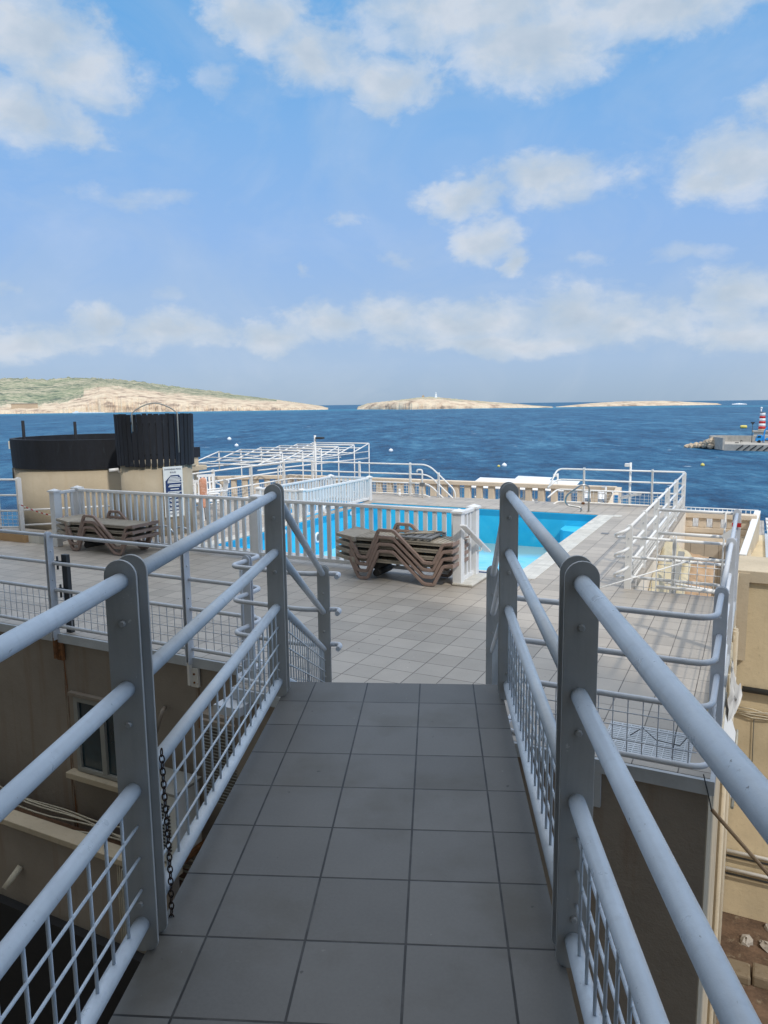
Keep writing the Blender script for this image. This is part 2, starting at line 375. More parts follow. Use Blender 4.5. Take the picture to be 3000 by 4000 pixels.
def text_mesh(name, txt, size, mat, parent, origin, ax, up, nrm, align='CENTER'):
    cu = bpy.data.curves.new(name, 'FONT'); cu.body = txt; cu.size = size; cu.align_x = align; cu.align_y = 'CENTER'; cu.extrude = .001
    tmp = bpy.data.objects.new('tmp', cu); COL.objects.link(tmp)
    dg = bpy.context.evaluated_depsgraph_get(); me = bpy.data.meshes.new_from_object(tmp.evaluated_get(dg))
    bpy.data.objects.remove(tmp); o = bpy.data.objects.new(name, me); COL.objects.link(o)
    me.materials.clear(); me.materials.append(M[mat])
    mt = Matrix((ax.to_3d(), up, nrm)).transposed().to_4x4(); me.transform(mt); me.transform(Matrix.Translation(Vector(origin) - WLOC[parent]))
    o.parent = parent; return o
HS = (1.12, .81, .505, .085)

# ------------------------------------------------------------------ railings
def wires(p, q, z0, z1, zs, step=.1, r=.0042, zslope=0.0, skip=0.05):
    "mesh infill between p and q (xy vectors), verticals z0..z1, horizontals at zs; zslope lets it follow a stair"
    mb = MB(); p = Vector((p[0], p[1], 0)); q = Vector((q[0], q[1], 0)); d = (q - p); Ln = d.length; d.normalize()
    k = skip
    while k < Ln:
        c = p + d * k; s = zslope * k; mb.tube([c + Z * (z0 + s), c + Z * (z1 + s)], r, 6); k += step
    for z in zs: mb.tube([p + Z * z + d.cross(Z) * .006, q + Z * (z + zslope * Ln) + d.cross(Z) * .006], r, 6)
    return mb
def double_post(mb, c, wd, z0, z1, w=.092, t=.010, gap=.075, rb=True):
    n = wd.cross(Z); c = v3(c)
    for s_ in (-1, 1):
        mb.plate(Vector(c) + n * (s_ * gap / 2), w, wd, t, z0, z1, True, rb)
    mb.obox(Vector(c), wd, n, w * .45, gap - t - .004, z0 + .07, z1 - .06)
    return mb
class Bolts:
    def __init__(s, c, wd, n, zs, r=.010): s.a = (v3(c), n, zs, r)
    def build(s, name, mat, parent):
        c, n, zs, r = s.a
        for z in zs: MB().tube([c + Z * z, c + Z * z + n * .007, c + Z * z + n * .010], [r, r, r * .7], 8).build(name, mat, parent)
def bolts(*a): return Bolts(*a)

# ================================================================== camera
yaw, pitch, roll, Fp, ch = -0.0701015, -0.1430781, -0.0118202, 2916.58, 1.59378
f = Vector((math.sin(yaw) * math.cos(pitch), math.cos(yaw) * math.cos(pitch), math.sin(pitch)))
r0 = Vector((math.cos(yaw), -math.sin(yaw), 0)); u0 = r0.cross(f)
r2 = r0 * math.cos(roll) + u0 * math.sin(roll); u2 = -r0 * math.sin(roll) + u0 * math.cos(roll)
cam = bpy.data.cameras.new('camera'); co = bpy.data.objects.new('camera', cam); COL.objects.link(co); S.camera = co
cam.sensor_fit = 'VERTICAL'; cam.sensor_height = 36; cam.lens = 36 * Fp / 4000; cam.clip_start = .05; cam.clip_end = 120000
co.matrix_world = Matrix((r2, u2, -f)).transposed().to_4x4() @ Matrix.Identity(4); co.location = (0, 0, ch)

# ================================================================== light
SUN_EL = R(45); sd = (U * .82 - V * .57).normalized()        # towards the sun (horizontal)
sundir = (sd * math.cos(SUN_EL) + Z * math.sin(SUN_EL))
sl = bpy.data.lights.new('sun', 'SUN'); sl.energy = 2.15; sl.angle = R(1.8); sl.color = (1, .93, .82)
so = bpy.data.objects.new('sun', sl); COL.objects.link(so); so.rotation_euler = sundir.to_track_quat('Z', 'Y').to_euler()

CLOUDS = [(-27.45, 23.16, 3.72, 3.04), (-24.51, 21.36, 4.39, 1.9), (-27.84, 18.42, 4.06, 2.2), (-12.37, 25.11, 3.3, 2.2), (-8.55, 23.22, 4.0, 2.4), (-3.63, 21.93, 3.72, 2.0), (3.57, 25.49, 10.14, 2.8), (6.81, 23.23, 8.11, 2.4), (14.43, 24.6, 8.79, 2.0), (7.6, 15.31, 5.07, 1.6), (2.0, 14.2, 3.04, 1.0), (3.69, 11.58, 2.8, 1.7), (5.72, 9.78, 1.5, .9), (20.58, 15.21, 5.41, 2.3), (18.4, 14.16, 3.04, 1.4), (26, 18, 4, 2.5),
 (-28.9, 4.5, 4.73, 1.4), (-24.97, 5.9, 2.3, 1.5), (-19.06, 5.7, 4.39, 1.7), (-12.11, 5.0, 3.38, 1.2), (-8.66, 5.9, 2.7, 1.5), (-3.82, 6.4, 3.38, 1.6), (2.03, 6.0, 6.08, 1.8), (10.37, 6.4, 6.08, 1.9), (13.61, 5.3, 5.07, 1.5), (20.97, 7.0, 4.06, 1.9), (21.71, 4.46, 4.06, 1.2), (5.45, 4.5, 10.14, .9), (-36, 5, 5, 2), (30, 6, 6, 2)]
WISPS = [(-15.56, 21.64, 2.0, 1.3), (-6.46, 13.19, 1.6, .7), (-9.77, 9.56, 1.0, .7), (-2.76, 10.17, 1.6, 1.0), (-21.13, 14.1, 4.5, .8), (-30.03, 8.0, 1.3, 1.1), (-19.26, 8.13, 2.4, .8), (10.78, 10.0, 1.6, .8), (17.5, 10.0, 4.5, .8)]
w = bpy.data.worlds.new('World'); S.world = w; w.use_nodes = True
nt = w.node_tree; nt.nodes.clear()
out = N(nt, 'ShaderNodeOutputWorld'); bg = N(nt, 'ShaderNodeBackground'); L(nt, bg.outputs[0], out.inputs[0])
sky = N(nt, 'ShaderNodeTexSky', sky_type='NISHITA'); sky.sun_disc = False; sky.sun_elevation = SUN_EL
sky.sun_rotation = math.atan2(sd.x, sd.y); sky.air_density = 1.0; sky.dust_density = .6; sky.ozone_density = 2.0; sky.altitude = 20
tc = N(nt, 'ShaderNodeTexCoord'); sp = N(nt, 'ShaderNodeSeparateXYZ'); L(nt, tc.outputs['Generated'], sp.inputs[0])
az = mth(nt, 'MULTIPLY', mth(nt, 'ARCTAN2', sp.outputs[0], sp.outputs[1]), 180 / math.pi)
el = mth(nt, 'MULTIPLY', mth(nt, 'ARCSINE', sp.outputs[2]), 180 / math.pi)
cv = N(nt, 'ShaderNodeCombineXYZ'); L(nt, az, cv.inputs[0]); L(nt, mth(nt, 'MULTIPLY', el, 1.5), cv.inputs[1])
wx = noise(nt, cv.outputs[0], .16, 6, .58); cv2 = N(nt, 'ShaderNodeVectorMath', operation='ADD'); L(nt, cv.outputs[0], cv2.inputs[0]); cv2.inputs[1].default_value = (37, 11, 5)
wy = noise(nt, cv2.outputs[0], .16, 6, .58)
azd = mth(nt, 'ADD', az, mth(nt, 'MULTIPLY', mth(nt, 'SUBTRACT', wx, .5), 10.0))
eld = mth(nt, 'ADD', el, mth(nt, 'MULTIPLY', mth(nt, 'SUBTRACT', wy, .5), 3.6))
def field(lst):
    cur = None
    for a, e, rx, ry in lst:
        dx = mth(nt, 'DIVIDE', mth(nt, 'SUBTRACT', azd, a), rx); dy = mth(nt, 'DIVIDE', mth(nt, 'SUBTRACT', eld, e), ry)
        g = mth(nt, 'SUBTRACT', 1.0, mth(nt, 'SQRT', mth(nt, 'ADD', mth(nt, 'MULTIPLY', dx, dx), mth(nt, 'MULTIPLY', dy, dy))))
        if cur is None: cur = g
        else:
            m_ = N(nt, 'ShaderNodeMath', operation='SMOOTH_MAX'); m_.inputs[2].default_value = .25; L(nt, cur, m_.inputs[0]); L(nt, g, m_.inputs[1]); cur = m_.outputs[0]
    return cur
det = noise(nt, cv.outputs[0], .34, 10, .62, .35); det2 = noise(nt, cv.outputs[0], 1.1, 5, .5)
fd = mth(nt, 'ADD', field(CLOUDS), mth(nt, 'ADD', mth(nt, 'MULTIPLY', mth(nt, 'SUBTRACT', det, .5), 1.15), mth(nt, 'MULTIPLY', mth(nt, 'SUBTRACT', det2, .5), .35)))
dens = ramp(nt, mth(nt, 'ADD', mth(nt, 'MULTIPLY', fd, .5), .5), [(.33, (0, 0, 0)), (.46, (.20, .20, .20)), (.60, (.60, .60, .60)), (.86, (.92, .92, .92))])
fw = mth(nt, 'ADD', field(WISPS), mth(nt, 'MULTIPLY', mth(nt, 'SUBTRACT', det, .5), 1.5))
dw = mth(nt, 'MULTIPLY', ramp(nt, fw, [(.1, (0, 0, 0)), (.8, (1, 1, 1))]), .42)
veil = mth(nt, 'MULTIPLY', ramp(nt, noise(nt, cv.outputs[0], .07, 5, .6, 1.0), [(.42, (0, 0, 0)), (.72, (1, 1, 1))]), .26)
# clouds, wisps and veil combined; the overhead brightness is added further down
dens_all = mth(nt, 'MAXIMUM', dens, mth(nt, 'MAXIMUM', dw, veil))
shade = mth(nt, 'ADD', mth(nt, 'MULTIPLY', noise(nt, cv2.outputs[0], .22, 4, .5), .7), mth(nt, 'MULTIPLY', det, .3))
ccol = ramp(nt, shade, [(.38, (6.2, 7.4, 8.7)), (.50, (7.1, 8.1, 9.2)), (.60, (8.3, 9.0, 9.9))])
thick = ramp(nt, mth(nt, 'MULTIPLY', fd, .7), [(.25, (1, 1, 1)), (.75, (.90, .91, .93))])
cm = N(nt, 'ShaderNodeMix', data_type='RGBA', blend_type='MULTIPLY'); cm.inputs[0].default_value = 1; L(nt, ccol, cm.inputs[6]); L(nt, thick, cm.inputs[7])
# aerial haze towards the horizon
hz = ramp(nt, mth(nt, 'DIVIDE', el, 30.0), [(0.0, (4.2, 5.8, 7.8)), (.10, (4.7, 6.5, 9.3)), (.40, (3.7, 6.2, 10.6)), (.62, (2.9, 5.9, 10.6)), (.85, (1.75, 5.2, 10.2))])
skyc = mix(nt, .88, sky.outputs[0], hz)
cl = mix(nt, dens_all, skyc, cm.outputs[2])
# bright cloud added overhead, out of view, to lift light in the shade
ov = ramp(nt, mth(nt, 'DIVIDE', el, 90.0), [(.33, (0, 0, 0)), (.50, (1, 1, 1))])
ovc = ramp(nt, noise(nt, tc.outputs['Generated'], 2.2, 5, .55), [(.35, (12, 14, 17)), (.65, (20, 20, 20))])
cl = mix(nt, ov, cl, ovc)
L(nt, cl, bg.inputs[0]); bg.inputs[1].default_value = 0.082

# ================================================================== sea, ground
mb = MB()
rings = [-60, 60, 200, 500, 1200, 3000, 8000, 25000, 90000]
mb.quad((-90000, -400, SEA), (90000, -400, SEA), (90000, 110000, SEA), (-90000, 110000, SEA))
tag(struct('sea', mb, 'sea'))
mb = MB(); mb.uvbox(-45, 14, -40, 24, -16, GND)
tag(struct('ground', mb, 'soil'))

# ================================================================== hotel behind the camera (casts the shade), bridge
hot = thing('hotel_building', W(-10, -1, GND), 'tall rendered hotel block whose doorway opens onto the footbridge', 'building')
mb = MB(); mb.uvbox(-34, 10, -14, -.62, GND, -.35).uvbox(-34, -1.4, -14, -.62, -.35, 2.4).uvbox(1.2, 10, -14, -.62, -.35, 2.4).uvbox(-34, 10, -14, -.62, 2.4, 18.4)
mb.build('wall', 'wall_cream', hot)
MB().uvbox(-34.2, 10.2, -14.2, -.42, 18.4, 18.7).build('roof', 'concrete', hot)
MB().uvbox(-7, 5, -.62, .95, 2.7, 2.9).build('overhead_shade', 'concrete', hot)  # unseen slab added overhead to darken the near end of the bridge

br = thing('footbridge', (-.25, 2, 0), 'grey tiled footbridge slab running from the doorway towards the pool terrace', 'bridge')
mb = MB(); mb.obox((-.245, 1.56), X, Y, 1.225, 5.12, -.02, 0); mb.build('tiled_deck', 'bridge_tile', br)
mb = MB(); mb.obox((-.245, 1.56), X, Y, 1.20, 5.10, -.17, -.022); mb.build('slab', 'brown_edge', br)
mb = MB()
for sx in (-.60, .14): mb.obox((sx, 1.56), X, Y, .10, 5.1, -.38, -.17)
mb.build('beam', 'brown_edge', br)

# stairs down to the terrace
st = thing('staircase', (-.24, 5.1, TZ), 'short flight of tiled steps going down from the footbridge to the terrace', 'stairs')
mb = MB()
for i in range(5):
    y0 = 4.12 + i * .36
    mb.obox((-.24, y0 + .18), X, Y, 1.20, .36, TZ + .002, -.155 * (i + 1))
mb.build('step', 'bridge_tile', st)

def bridge_side(x, xs, label, xend):
    rt = thing('bridge_railing', (x, 2, 0), label, 'railing')
    ys = [-0.5, 1.95]; y1, y2 = 2.04, 3.90
    for k, z in enumerate(HS):
        mb = MB()
        mb.tube([(x, -.45, z), (x, 1.955, z)], .0238, 16); mb.tube([(x, 2.035, z), (x, 3.905, z)], .0238, 16)
        if z < 1.2:
            # stair panel, raking down to the bottom post
            zz = .205 + (z - 1.12) * 1.06
            za = z * 1.0
            mb.tube([(x + .0, 3.955, za), (xend, 6.03, zz)], .0238, 16)
        mb.build('handrail' if k == 0 else ('bottom_rail' if k == 3 else 'mid_rail'), 'bridge_rail', rt)
    for (c, n_) in (((x, 1.995), 'post'), ((x, 3.94), 'post')):
        mb = MB(); double_post(mb, c, X, -.005, 1.18); p = mb.build(n_, 'post', rt, bevel=.002)
        bolts((c[0], c[1] - .0425, 0), X, -Y, (1.0, .705, .15)).build('bolt', 'post', p)
    mb = MB(); mb.plate((xend, 6.06), .10, X, .010, TZ, .265); mb.plate((xend, 6.10), .10, X, .010, TZ, .265); mb.obox((xend, 6.08), X, Y, .05, .03, TZ + .03, .2)
    p = mb.build('post', 'post', rt, bevel=.002); bolts((xend, 6.055, 0), X, -Y, (.03, -.30, -.7)).build('bolt', 'post', p)
    # low end posts nearer than the frame edge
    mb = wires((x, -.45), (x, 1.95), .085, .505, (.395, .297, .195), .0995, .0048, skip=.025); mb.build('mesh_infill', 'bridge_rail', rt)
    mb = wires((x, 2.04), (x, 3.9), .085, .505, (.395, .297, .195), .0995, .0048, skip=.04); mb.build('mesh_infill', 'bridge_rail', rt)
    sl_ = (.205 - 1.12) / 2.08
    mb = wires((x, 3.96), (xend, 6.03), .09, .50, (.385, .285, .185), .0995, .0045, zslope=sl_ * 1.02); mb.build('mesh_infill', 'bridge_rail', rt)
    return rt
bridge_side(-.868, -1, 'left footbridge railing with wire mesh, a rusty chain hanging on its near post', -.945)
bridge_side(.385, 1, 'right footbridge railing of thick pale tubes with wire mesh', .468)

# rusty chain hanging behind the near left post
ch_ = MB()
def link(c, ax, ln, wd, r):
    pts = []
    for k in range(13):
        t = 2 * math.pi * k / 12; pts.append(Vector(c) + ax * (math.cos(t) * wd / 2) + Z * (math.sin(t) * ln / 2))
    ch_.tube(pts, r, 6, False)
z = .55; i = 0
while z > -.02:
    link((-.835 + .003 * math.sin(z * 7), 2.10 + .003 * math.sin(z * 11), z), (X if i % 2 else Y), .027, .015, .0022); z -= .0205; i += 1
tag(ch_.build('chain', 'chain', loc=(-.816, 2.075, -.02)), 'rusty chain hanging down behind the near left bridge post', 'chain')

# ================================================================== terrace building, deck, pool
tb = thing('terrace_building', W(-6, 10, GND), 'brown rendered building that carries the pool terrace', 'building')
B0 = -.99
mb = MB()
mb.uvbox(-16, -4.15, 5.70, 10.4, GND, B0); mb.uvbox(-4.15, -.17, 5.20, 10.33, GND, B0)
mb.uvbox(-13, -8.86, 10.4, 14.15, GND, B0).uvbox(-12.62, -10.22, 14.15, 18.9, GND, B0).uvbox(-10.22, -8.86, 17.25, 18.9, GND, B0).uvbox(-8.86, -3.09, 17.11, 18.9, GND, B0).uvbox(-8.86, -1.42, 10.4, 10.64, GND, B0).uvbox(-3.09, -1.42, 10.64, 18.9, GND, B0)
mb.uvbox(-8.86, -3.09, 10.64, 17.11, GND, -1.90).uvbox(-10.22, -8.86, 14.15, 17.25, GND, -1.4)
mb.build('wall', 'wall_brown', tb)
mb = MB(); mb.uvbox(-.17, -.163, 5.22, 10.33, GND, B0); mb.build('side_wall', 'wall_cream', tb, )
mb = MB(); mb.uvbox(-16.02, -4.13, 5.665, 5.70, -1.035, TZ - .004).uvbox(-4.15, -.13, 5.165, 5.20, -1.035, TZ - .004).uvbox(-.163, -.13, 5.20, 10.36, -1.035, TZ - .004).uvbox(-1.40, -.163, 10.33, 10.36, -1.0, TZ - .004)
mb.build('fascia', 'fascia', tb)
# rust streaks and stains under the brackets are their own thin paint sheets on the wall
deck = MB()
def dq(u0, u1, v0, v1): deck.uvbox(u0, u1, v0, v1, B0, TZ)
dq(-16, -4.15, 5.70, 10.64); dq(-4.15, -.16, 5.20, 10.33); dq(-4.15, -1.40, 10.33, 10.64)
dq(-13.2, -8.85, 10.64, 14.2); dq(-12.62, -10.2, 14.2, 17.2); dq(-9.1, -8.85, 14.2, 17.2); dq(-12.62, -8.85, 17.2, 18.92); dq(-8.85, -3.1, 17.1, 18.92); dq(-3.1, -1.40, 10.64, 18.92)
dk = deck.build('terrace_deck', 'deck_tile', loc=(0, 0, 0)); dk['kind'] = 'structure'
cop = MB()
for a in ((-3.1, -2.76, 10.36, 17.1), (-9.15, -8.85, 10.36, 14.05), (-8.85, -3.1, 10.36, 10.64), (-2.76, -2.6, 16.9, 17.15)):
    cop.uvbox(a[0], a[1], a[2], a[3], TZ, TZ + .006)
for a in ((-10.35, -9.1, 14.05, 14.2), (-10.35, -10.2, 14.2, 17.2)): cop.uvbox(a[0], a[1], a[2], a[3], TZ, TZ + .02)
cp = cop.build('pool_coping', 'coping', loc=(0, 0, 0)); cp['kind'] = 'structure'
pl = thing('swimming_pool', W(-6, 14, -1.8), 'large drained swimming pool painted bright blue', 'swimming pool')
def wallq(mb, a, b, z0, z1):
    mb.quad(W(*a, z0), W(*b, z0), W(*b, z1), W(*a, z1))
mb = MB(); e = .004
P0 = [(-8.85 + e, 10.64 + e), (-3.1 - e, 10.64 + e), (-3.1 - e, 17.1 - e), (-8.85 + e, 17.1 - e)]
for i in range(4): wallq(mb, P0[i], P0[(i + 1) % 4], -1.80, TZ - .012)
mb.build('pool_wall', 'pool', pl)
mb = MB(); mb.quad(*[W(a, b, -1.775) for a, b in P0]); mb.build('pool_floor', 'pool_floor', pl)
for (v0, v1, zt) in ((16.3, 17.09, -1.22), (15.3, 16.29, -1.48)):
    mb = MB(); poly = [W(-3.105, v0, -1.775), W(-3.105, v1, -1.775), W(-3.86, v1, -1.775), W(-3.84, v0 + .25, -1.775), W(-3.74, v0 + .06, -1.775), W(-3.5, v0, -1.775)]
    mb.prism(poly, Z * (zt + 1.775)); mb.build('step', 'pool', pl)
mb = MB(); c = W(-8.83, 14.3, -1.385)
pts = [c + V * (.10 * math.cos(t)) + Z * (.10 * math.sin(t)) for t in [2 * math.pi * k / 20 for k in range(21)]]
mb.tube(pts, .028, 8, False); lt = mb.build('light_surround', 'plastic_white', pl)
MB().tube([c, c + U * .02], .075, 16).build('lens', 'tray', lt)
mb = MB()
for v in (11.6, 13.0, 15.9): 
    c = W(-8.84, v, -1.05); mb.tube([c, c + U * .012], .05, 12)
mb.build('inlet', 'plastic_white', pl)
kp = thing('paddling_pool', W(-9.65, 15.7, -1.3), 'small teal paddling pool inside the low white fence', 'paddling pool')
mb = MB(); K = [(-10.2 + e, 14.2 + e), (-9.1 - e, 14.2 + e), (-9.1 - e, 17.2 - e), (-10.2 + e, 17.2 - e)]
for i in range(4): wallq(mb, K[i], K[(i + 1) % 4], -1.35, TZ - .01)
mb.build('pool_wall', 'pool', kp); mb = MB(); mb.quad(*[W(a, b, -1.2) for a, b in K]); mb.build('pool_floor', 'pool', kp)

# ------------------------------------------------------------------ terrace railings
def rail_run(root, pts, zs, r=.021, mat='rail', base=TZ, rad=.12, names=True):
    for k, z in enumerate(zs):
        mb = MB(); mb.tube(fillet([Vector((p.x, p.y, base + z)) for p in pts], rad), r, 12)
        mb.build('handrail' if k == 0 else ('bottom_rail' if k == len(zs) - 1 else 'mid_rail'), mat, root)
def wpost(root, u, v, wd, base, top, mat='rail', bn=None, bz=(.95, .62), w=.085, gap=.035):
    mb = MB(); double_post(mb, W(u, v, 0), wd, base, top, w, .009, gap, False)
    p = mb.build('post', mat, root, bevel=.002)
    if bn is not None:
        bolts(W(u, v, 0) + bn * (gap / 2 + .0045), wd, bn, [TZ + q for q in bz]).build('bolt', mat, p)
    return p
# A: long railing on the left edge, jogging towards the steps
ra = thing('terrace_railing', W(-7, 5.68, TZ), 'long grey railing on the left terrace edge with rusty wall brackets and an S bend', 'railing')
rail_run(ra, [W(-14.5, 5.68, 0), W(-4.13, 5.68, 0), W(-4.13, 5.19, 0), W(-3.36, 5.19, 0), W(-3.08, 5.33, 0), W(-3.04, 5.2, 0)], HS)
wires(W(-14.5, 5.68, 0), W(-4.2, 5.68, 0), TZ + .085, TZ + .505, (TZ + .39, TZ + .29, TZ + .19), .1, .004).build('mesh_infill', 'rail', ra)
wires(W(-4.13, 5.62, 0), W(-4.13, 5.24, 0), TZ + .085, TZ + .505, (TZ + .39, TZ + .29, TZ + .19), .1, .004).build('mesh_infill', 'rail', ra)
wires(W(-4.08, 5.19, 0), W(-3.3, 5.19, 0), TZ + .085, TZ + .505, (TZ + .39, TZ + .29, TZ + .19), .1, .004).build('mesh_infill', 'rail', ra)
for u in (-8.96, -7.0, -5.05):
    wpost(ra, u, 5.655, V, -1.0, TZ + 1.17, bn=U)
    mb = MB(); mb.obox(W(u + .045, 5.67, 0), U, V, .10, .035, -1.24, -1.04); mb.obox(W(u, 5.645, 0), U, V, .03, .05, -1.22, -.98)
    bk = mb.build('bracket', 'white_rust' if u > -6 else 'rust', ra, bevel=.003)
    bolts(W(u + .05, 5.65, 0), U, -V, (-1.10, -1.19), .012).build('bolt', 'rust', bk)
wpost(ra, -4.13, 5.45, U, TZ - .05, TZ + 1.17, bn=None)
mb = MB(); mb.tube([W(-4.24, 5.50, -.95), W(-4.24, 5.50, .1)], .018, 10); mb.build('brace', 'rail', ra)
mb = MB(); mb.sphere(W(-4.30, 5.66, TZ + .505), .035, 10).tube([W(-4.34, 5.60, TZ + .505), W(-4.26, 5.72, TZ + .505)], .02, 8); mb.build('clamp', 'rail', ra)
mb = MB(); mb.uvbox(-4.22, -3.95, 5.0, 5.22, -1.12, -1.04); mb.build('foot_plate', 'rail', ra)
# rust runs on the wall: thin paint-thin sheets 3 mm proud
m_, nt_, b_ = newmat('rust_run')
p_ = pos(nt_, (18, 18, 1.2)); n_ = noise(nt_, p_, 1, 6, .6)
L(nt_, ramp(nt_, n_, [(.35, (.20, .10, .05)), (.6, (.30, .12, .035))]), b_.inputs['Base Color']); b_.inputs['Roughness'].default_value = .95
tr = N(nt_, 'ShaderNodeBsdfTransparent'); mx = N(nt_, 'ShaderNodeMixShader'); o_ = [x for x in nt_.nodes if x.type == 'OUTPUT_MATERIAL'][0]
L(nt_, ramp(nt_, noise(nt_, pos(nt_, (40, 40, 2.5)), 1, 5, .6), [(.40, (0, 0, 0)), (.58, (.8, .8, .8))]), mx.inputs[0]); L(nt_, tr.outputs[0], mx.inputs[1]); L(nt_, b_.outputs[0], mx.inputs[2]); L(nt_, mx.outputs[0], o_.inputs[0])
M['rust_run'] = m_
for (u0_, u1_, z0_, z1_) in ((-6.965, -6.915, -2.9, -1.24), (-5.03, -4.98, -1.7, -1.24), (-6.98, -6.90, -3.5, -2.7)):
    mb = MB(); mb.quad(W(u0_, 5.697, z0_), W(u1_, 5.697, z0_), W(u1_, 5.697, z1_), W(u0_, 5.697, z1_)); mb.build('rust_stain', 'rust_run', tb)

# R1 + R3: railing round the right corner
rr = thing('terrace_railing', W(-.5, 5.4, TZ), 'railing with rounded corner along the right terrace edge, silver post caps', 'railing')
for k, z in enumerate(HS):
    mb = MB(); mb.tube(fillet([W(-1.62, 5.55, TZ + z), W(-1.60, 5.15, TZ + z), W(-.17, 5.15, TZ + z), W(-.17, 5.86, TZ + z)], .16), .021, 12)
    mb.tube([W(-.17, 5.86, TZ + z), W(-.17, 10.30, TZ + z)], .021, 12)
    mb.build('handrail' if k == 0 else ('bottom_rail' if k == 3 else 'mid_rail'), 'rail' if k else 'rail', rr)
for v in (5.85, 8.02, 10.22): wpost(rr, -.17, v, U, -1.05, TZ + 1.18, 'rail', bn=-V, w=.095)
wpost(rr, -.98, 5.13, V, -1.0, TZ + 1.17, 'rail', bn=U)
mb = MB(); mb.obox(W(-.93, 5.185, 0), U, V, .12, .03, -1.30, -1.03); bk = mb.build('bracket', 'fascia', rr, bevel=.003)
bolts(W(-.93, 5.17, 0), U, -V, (-1.10, -1.24), .014).build('bolt', 'rust', bk)
ZH_ = (TZ + .39, TZ + .29, TZ + .19)
wires(W(-1.55, 5.15, 0), W(-.25, 5.15, 0), TZ + .085, TZ + .505, ZH_, .1, .004).build('mesh_infill', 'rail', rr)
wires(W(-.17, 5.3, 0), W(-.17, 10.2, 0), TZ + .085, TZ + .505, ZH_, .1, .004).build('mesh_infill', 'rail', rr)
mb = MB(); mb.uvbox(-.222, -.118, 10.164, 10.176, TZ + .96, TZ + 1.01); mb.build('tape', 'red', rr)
# G: gate-like panel across the stairwell head
g_ = thing('railing_gate', W(-.6, 10.28, TZ), 'white tubular gate panel with wire mesh at the end of the tiled walkway', 'gate')
rail_run(g_, [W(-1.10, 10.28, 0), W(-.19, 10.28, 0)], (1.115, .806, .495, .083), .021, 'white')
mb = MB()
for z in (.39, .29, .19): mb.tube([W(-1.1, 10.275, TZ + z), W(-.22, 10.275, TZ + z)], .0058, 6)
for i in range(8): mb.tube([W(-1.0 + i * .1, 10.285, TZ + .083), W(-1.0 + i * .1, 10.285, TZ + .495)], .0058, 6)
mb.build('mesh_infill', 'white', g_)
MB().plate(W(-1.10, 10.28, 0), .05, V, .012, TZ + .02, TZ + 1.14).build('post', 'white', g_)
MB().tube([W(-.315, 10.25, TZ + .1), W(-.30, 10.25, TZ + 1.14)], .011, 8).build('stay', 'white', g_)
mb = MB(); mb.tube([W(-2.05, 9.55, TZ + .02), W(-.72, 10.26, TZ + .46)], .009, 8); tag(mb.build('loose_rod', 'white'), 'thin pale rod leaning from the tiles onto the gate panel', 'rod')
mb = MB(); mb.prism([W(-.34, 10.10, -.08), W(-.24, 10.10, -.16), W(-.16, 10.10, .0), W(-.20, 10.10, .03)], V * .004); tag(mb.build('tag_plate', 'white'), 'small white metal flag tied on the rail behind the middle right post', 'plate')
# R2: lower railing beyond the gate
r2_ = thing('stairwell_railing', W(-.8, 10.45, TZ), 'white railing behind the gate panel that loops round from the long side railing', 'railing')
for k, (za, zb) in enumerate(((-.09, -.23), (-.36, -.505), (-.62, -.78))):
    mb = MB(); mb.tube(fillet([W(-1.47, 10.33, za), W(-1.50, 10.19, za - .02), W(-1.62, 10.17, (za + zb) / 2), W(-1.64, 10.33, zb), W(-1.50, 10.42, zb), W(-.19, 10.42, zb - .01)], .1), .020, 12); mb.build('handrail' if k == 0 else 'mid_rail', 'white', r2_)
wires(W(-1.5, 10.41, 0), W(-.25, 10.41, 0), -1.15, -.78, (-.90,), .1, .004, skip=.03).build('mesh_infill', 'white', r2_)
mb = MB(); double_post(mb, W(-.90, 10.41, 0), V, -1.2, -.17, .06, .009, .035, False); mb.build('post', 'white', r2_)
# long right side railing + far right railing
lr = thing('side_railing', W(-1.47, 14, TZ), 'white railing with rust spots along the right side of the pool terrace', 'railing')
hz_ = (.845, .575, .32, .05)
vs_ = (10.35, 11.79, 13.39, 15.09, 16.75, 18.66)
for k, z in enumerate(hz_):
    mb = MB(); mb.tube([W(-1.47, 10.35, TZ + z), W(-1.47, 18.66, TZ + z)], .021, 12); mb.build('handrail' if k == 0 else ('bottom_rail' if k == 3 else 'mid_rail'), 'white' if k < 3 else 'white_rust', lr)
for v in vs_:
    mb = MB(); double_post(mb, W(-1.47, v, 0), U, TZ - .1, TZ + .885, .088, .009, .035, False); p = mb.build('post', 'white', lr, bevel=.002)
    bolts(W(-1.47, v - .022, 0), U, -V, (TZ + .70, TZ + .45), .009).build('bolt', 'fascia', p)
wires(W(-1.47, 10.4, 0), W(-1.47, 18.6, 0), TZ + .05, TZ + .32, (TZ + .25, TZ + .18, TZ + .11), .075, .004).build('mesh_infill', 'white_rust', lr)
fr = thing('far_railing', W(-2.9, 18.72, TZ), 'white railing with rusty feet at the far right end of the terrace', 'railing')
for k, z in enumerate((.87, .60, .35, .04)):
    mb = MB(); mb.tube(fillet([W(-4.55, 18.2, TZ + z - (.45 if k < 1 else .15)), W(-4.45, 18.75, TZ + z), W(-1.47, 18.75, TZ + z)], .15), .021, 12); mb.build('handrail' if k == 0 else ('bottom_rail' if k == 3 else 'mid_rail'), 'white' if k < 3 else 'white_rust', fr)
for u in (-3.79, -2.18): 
    mb = MB(); double_post(mb, W(u, 18.75, 0), V, TZ, TZ + .92, .07, .009, .03, False); p = mb.build('post', 'white', fr)
    MB().sphere(W(u, 18.72, TZ + .03), .05, 8, (1, 1, .6)).build('rusty_foot', 'rust', p)
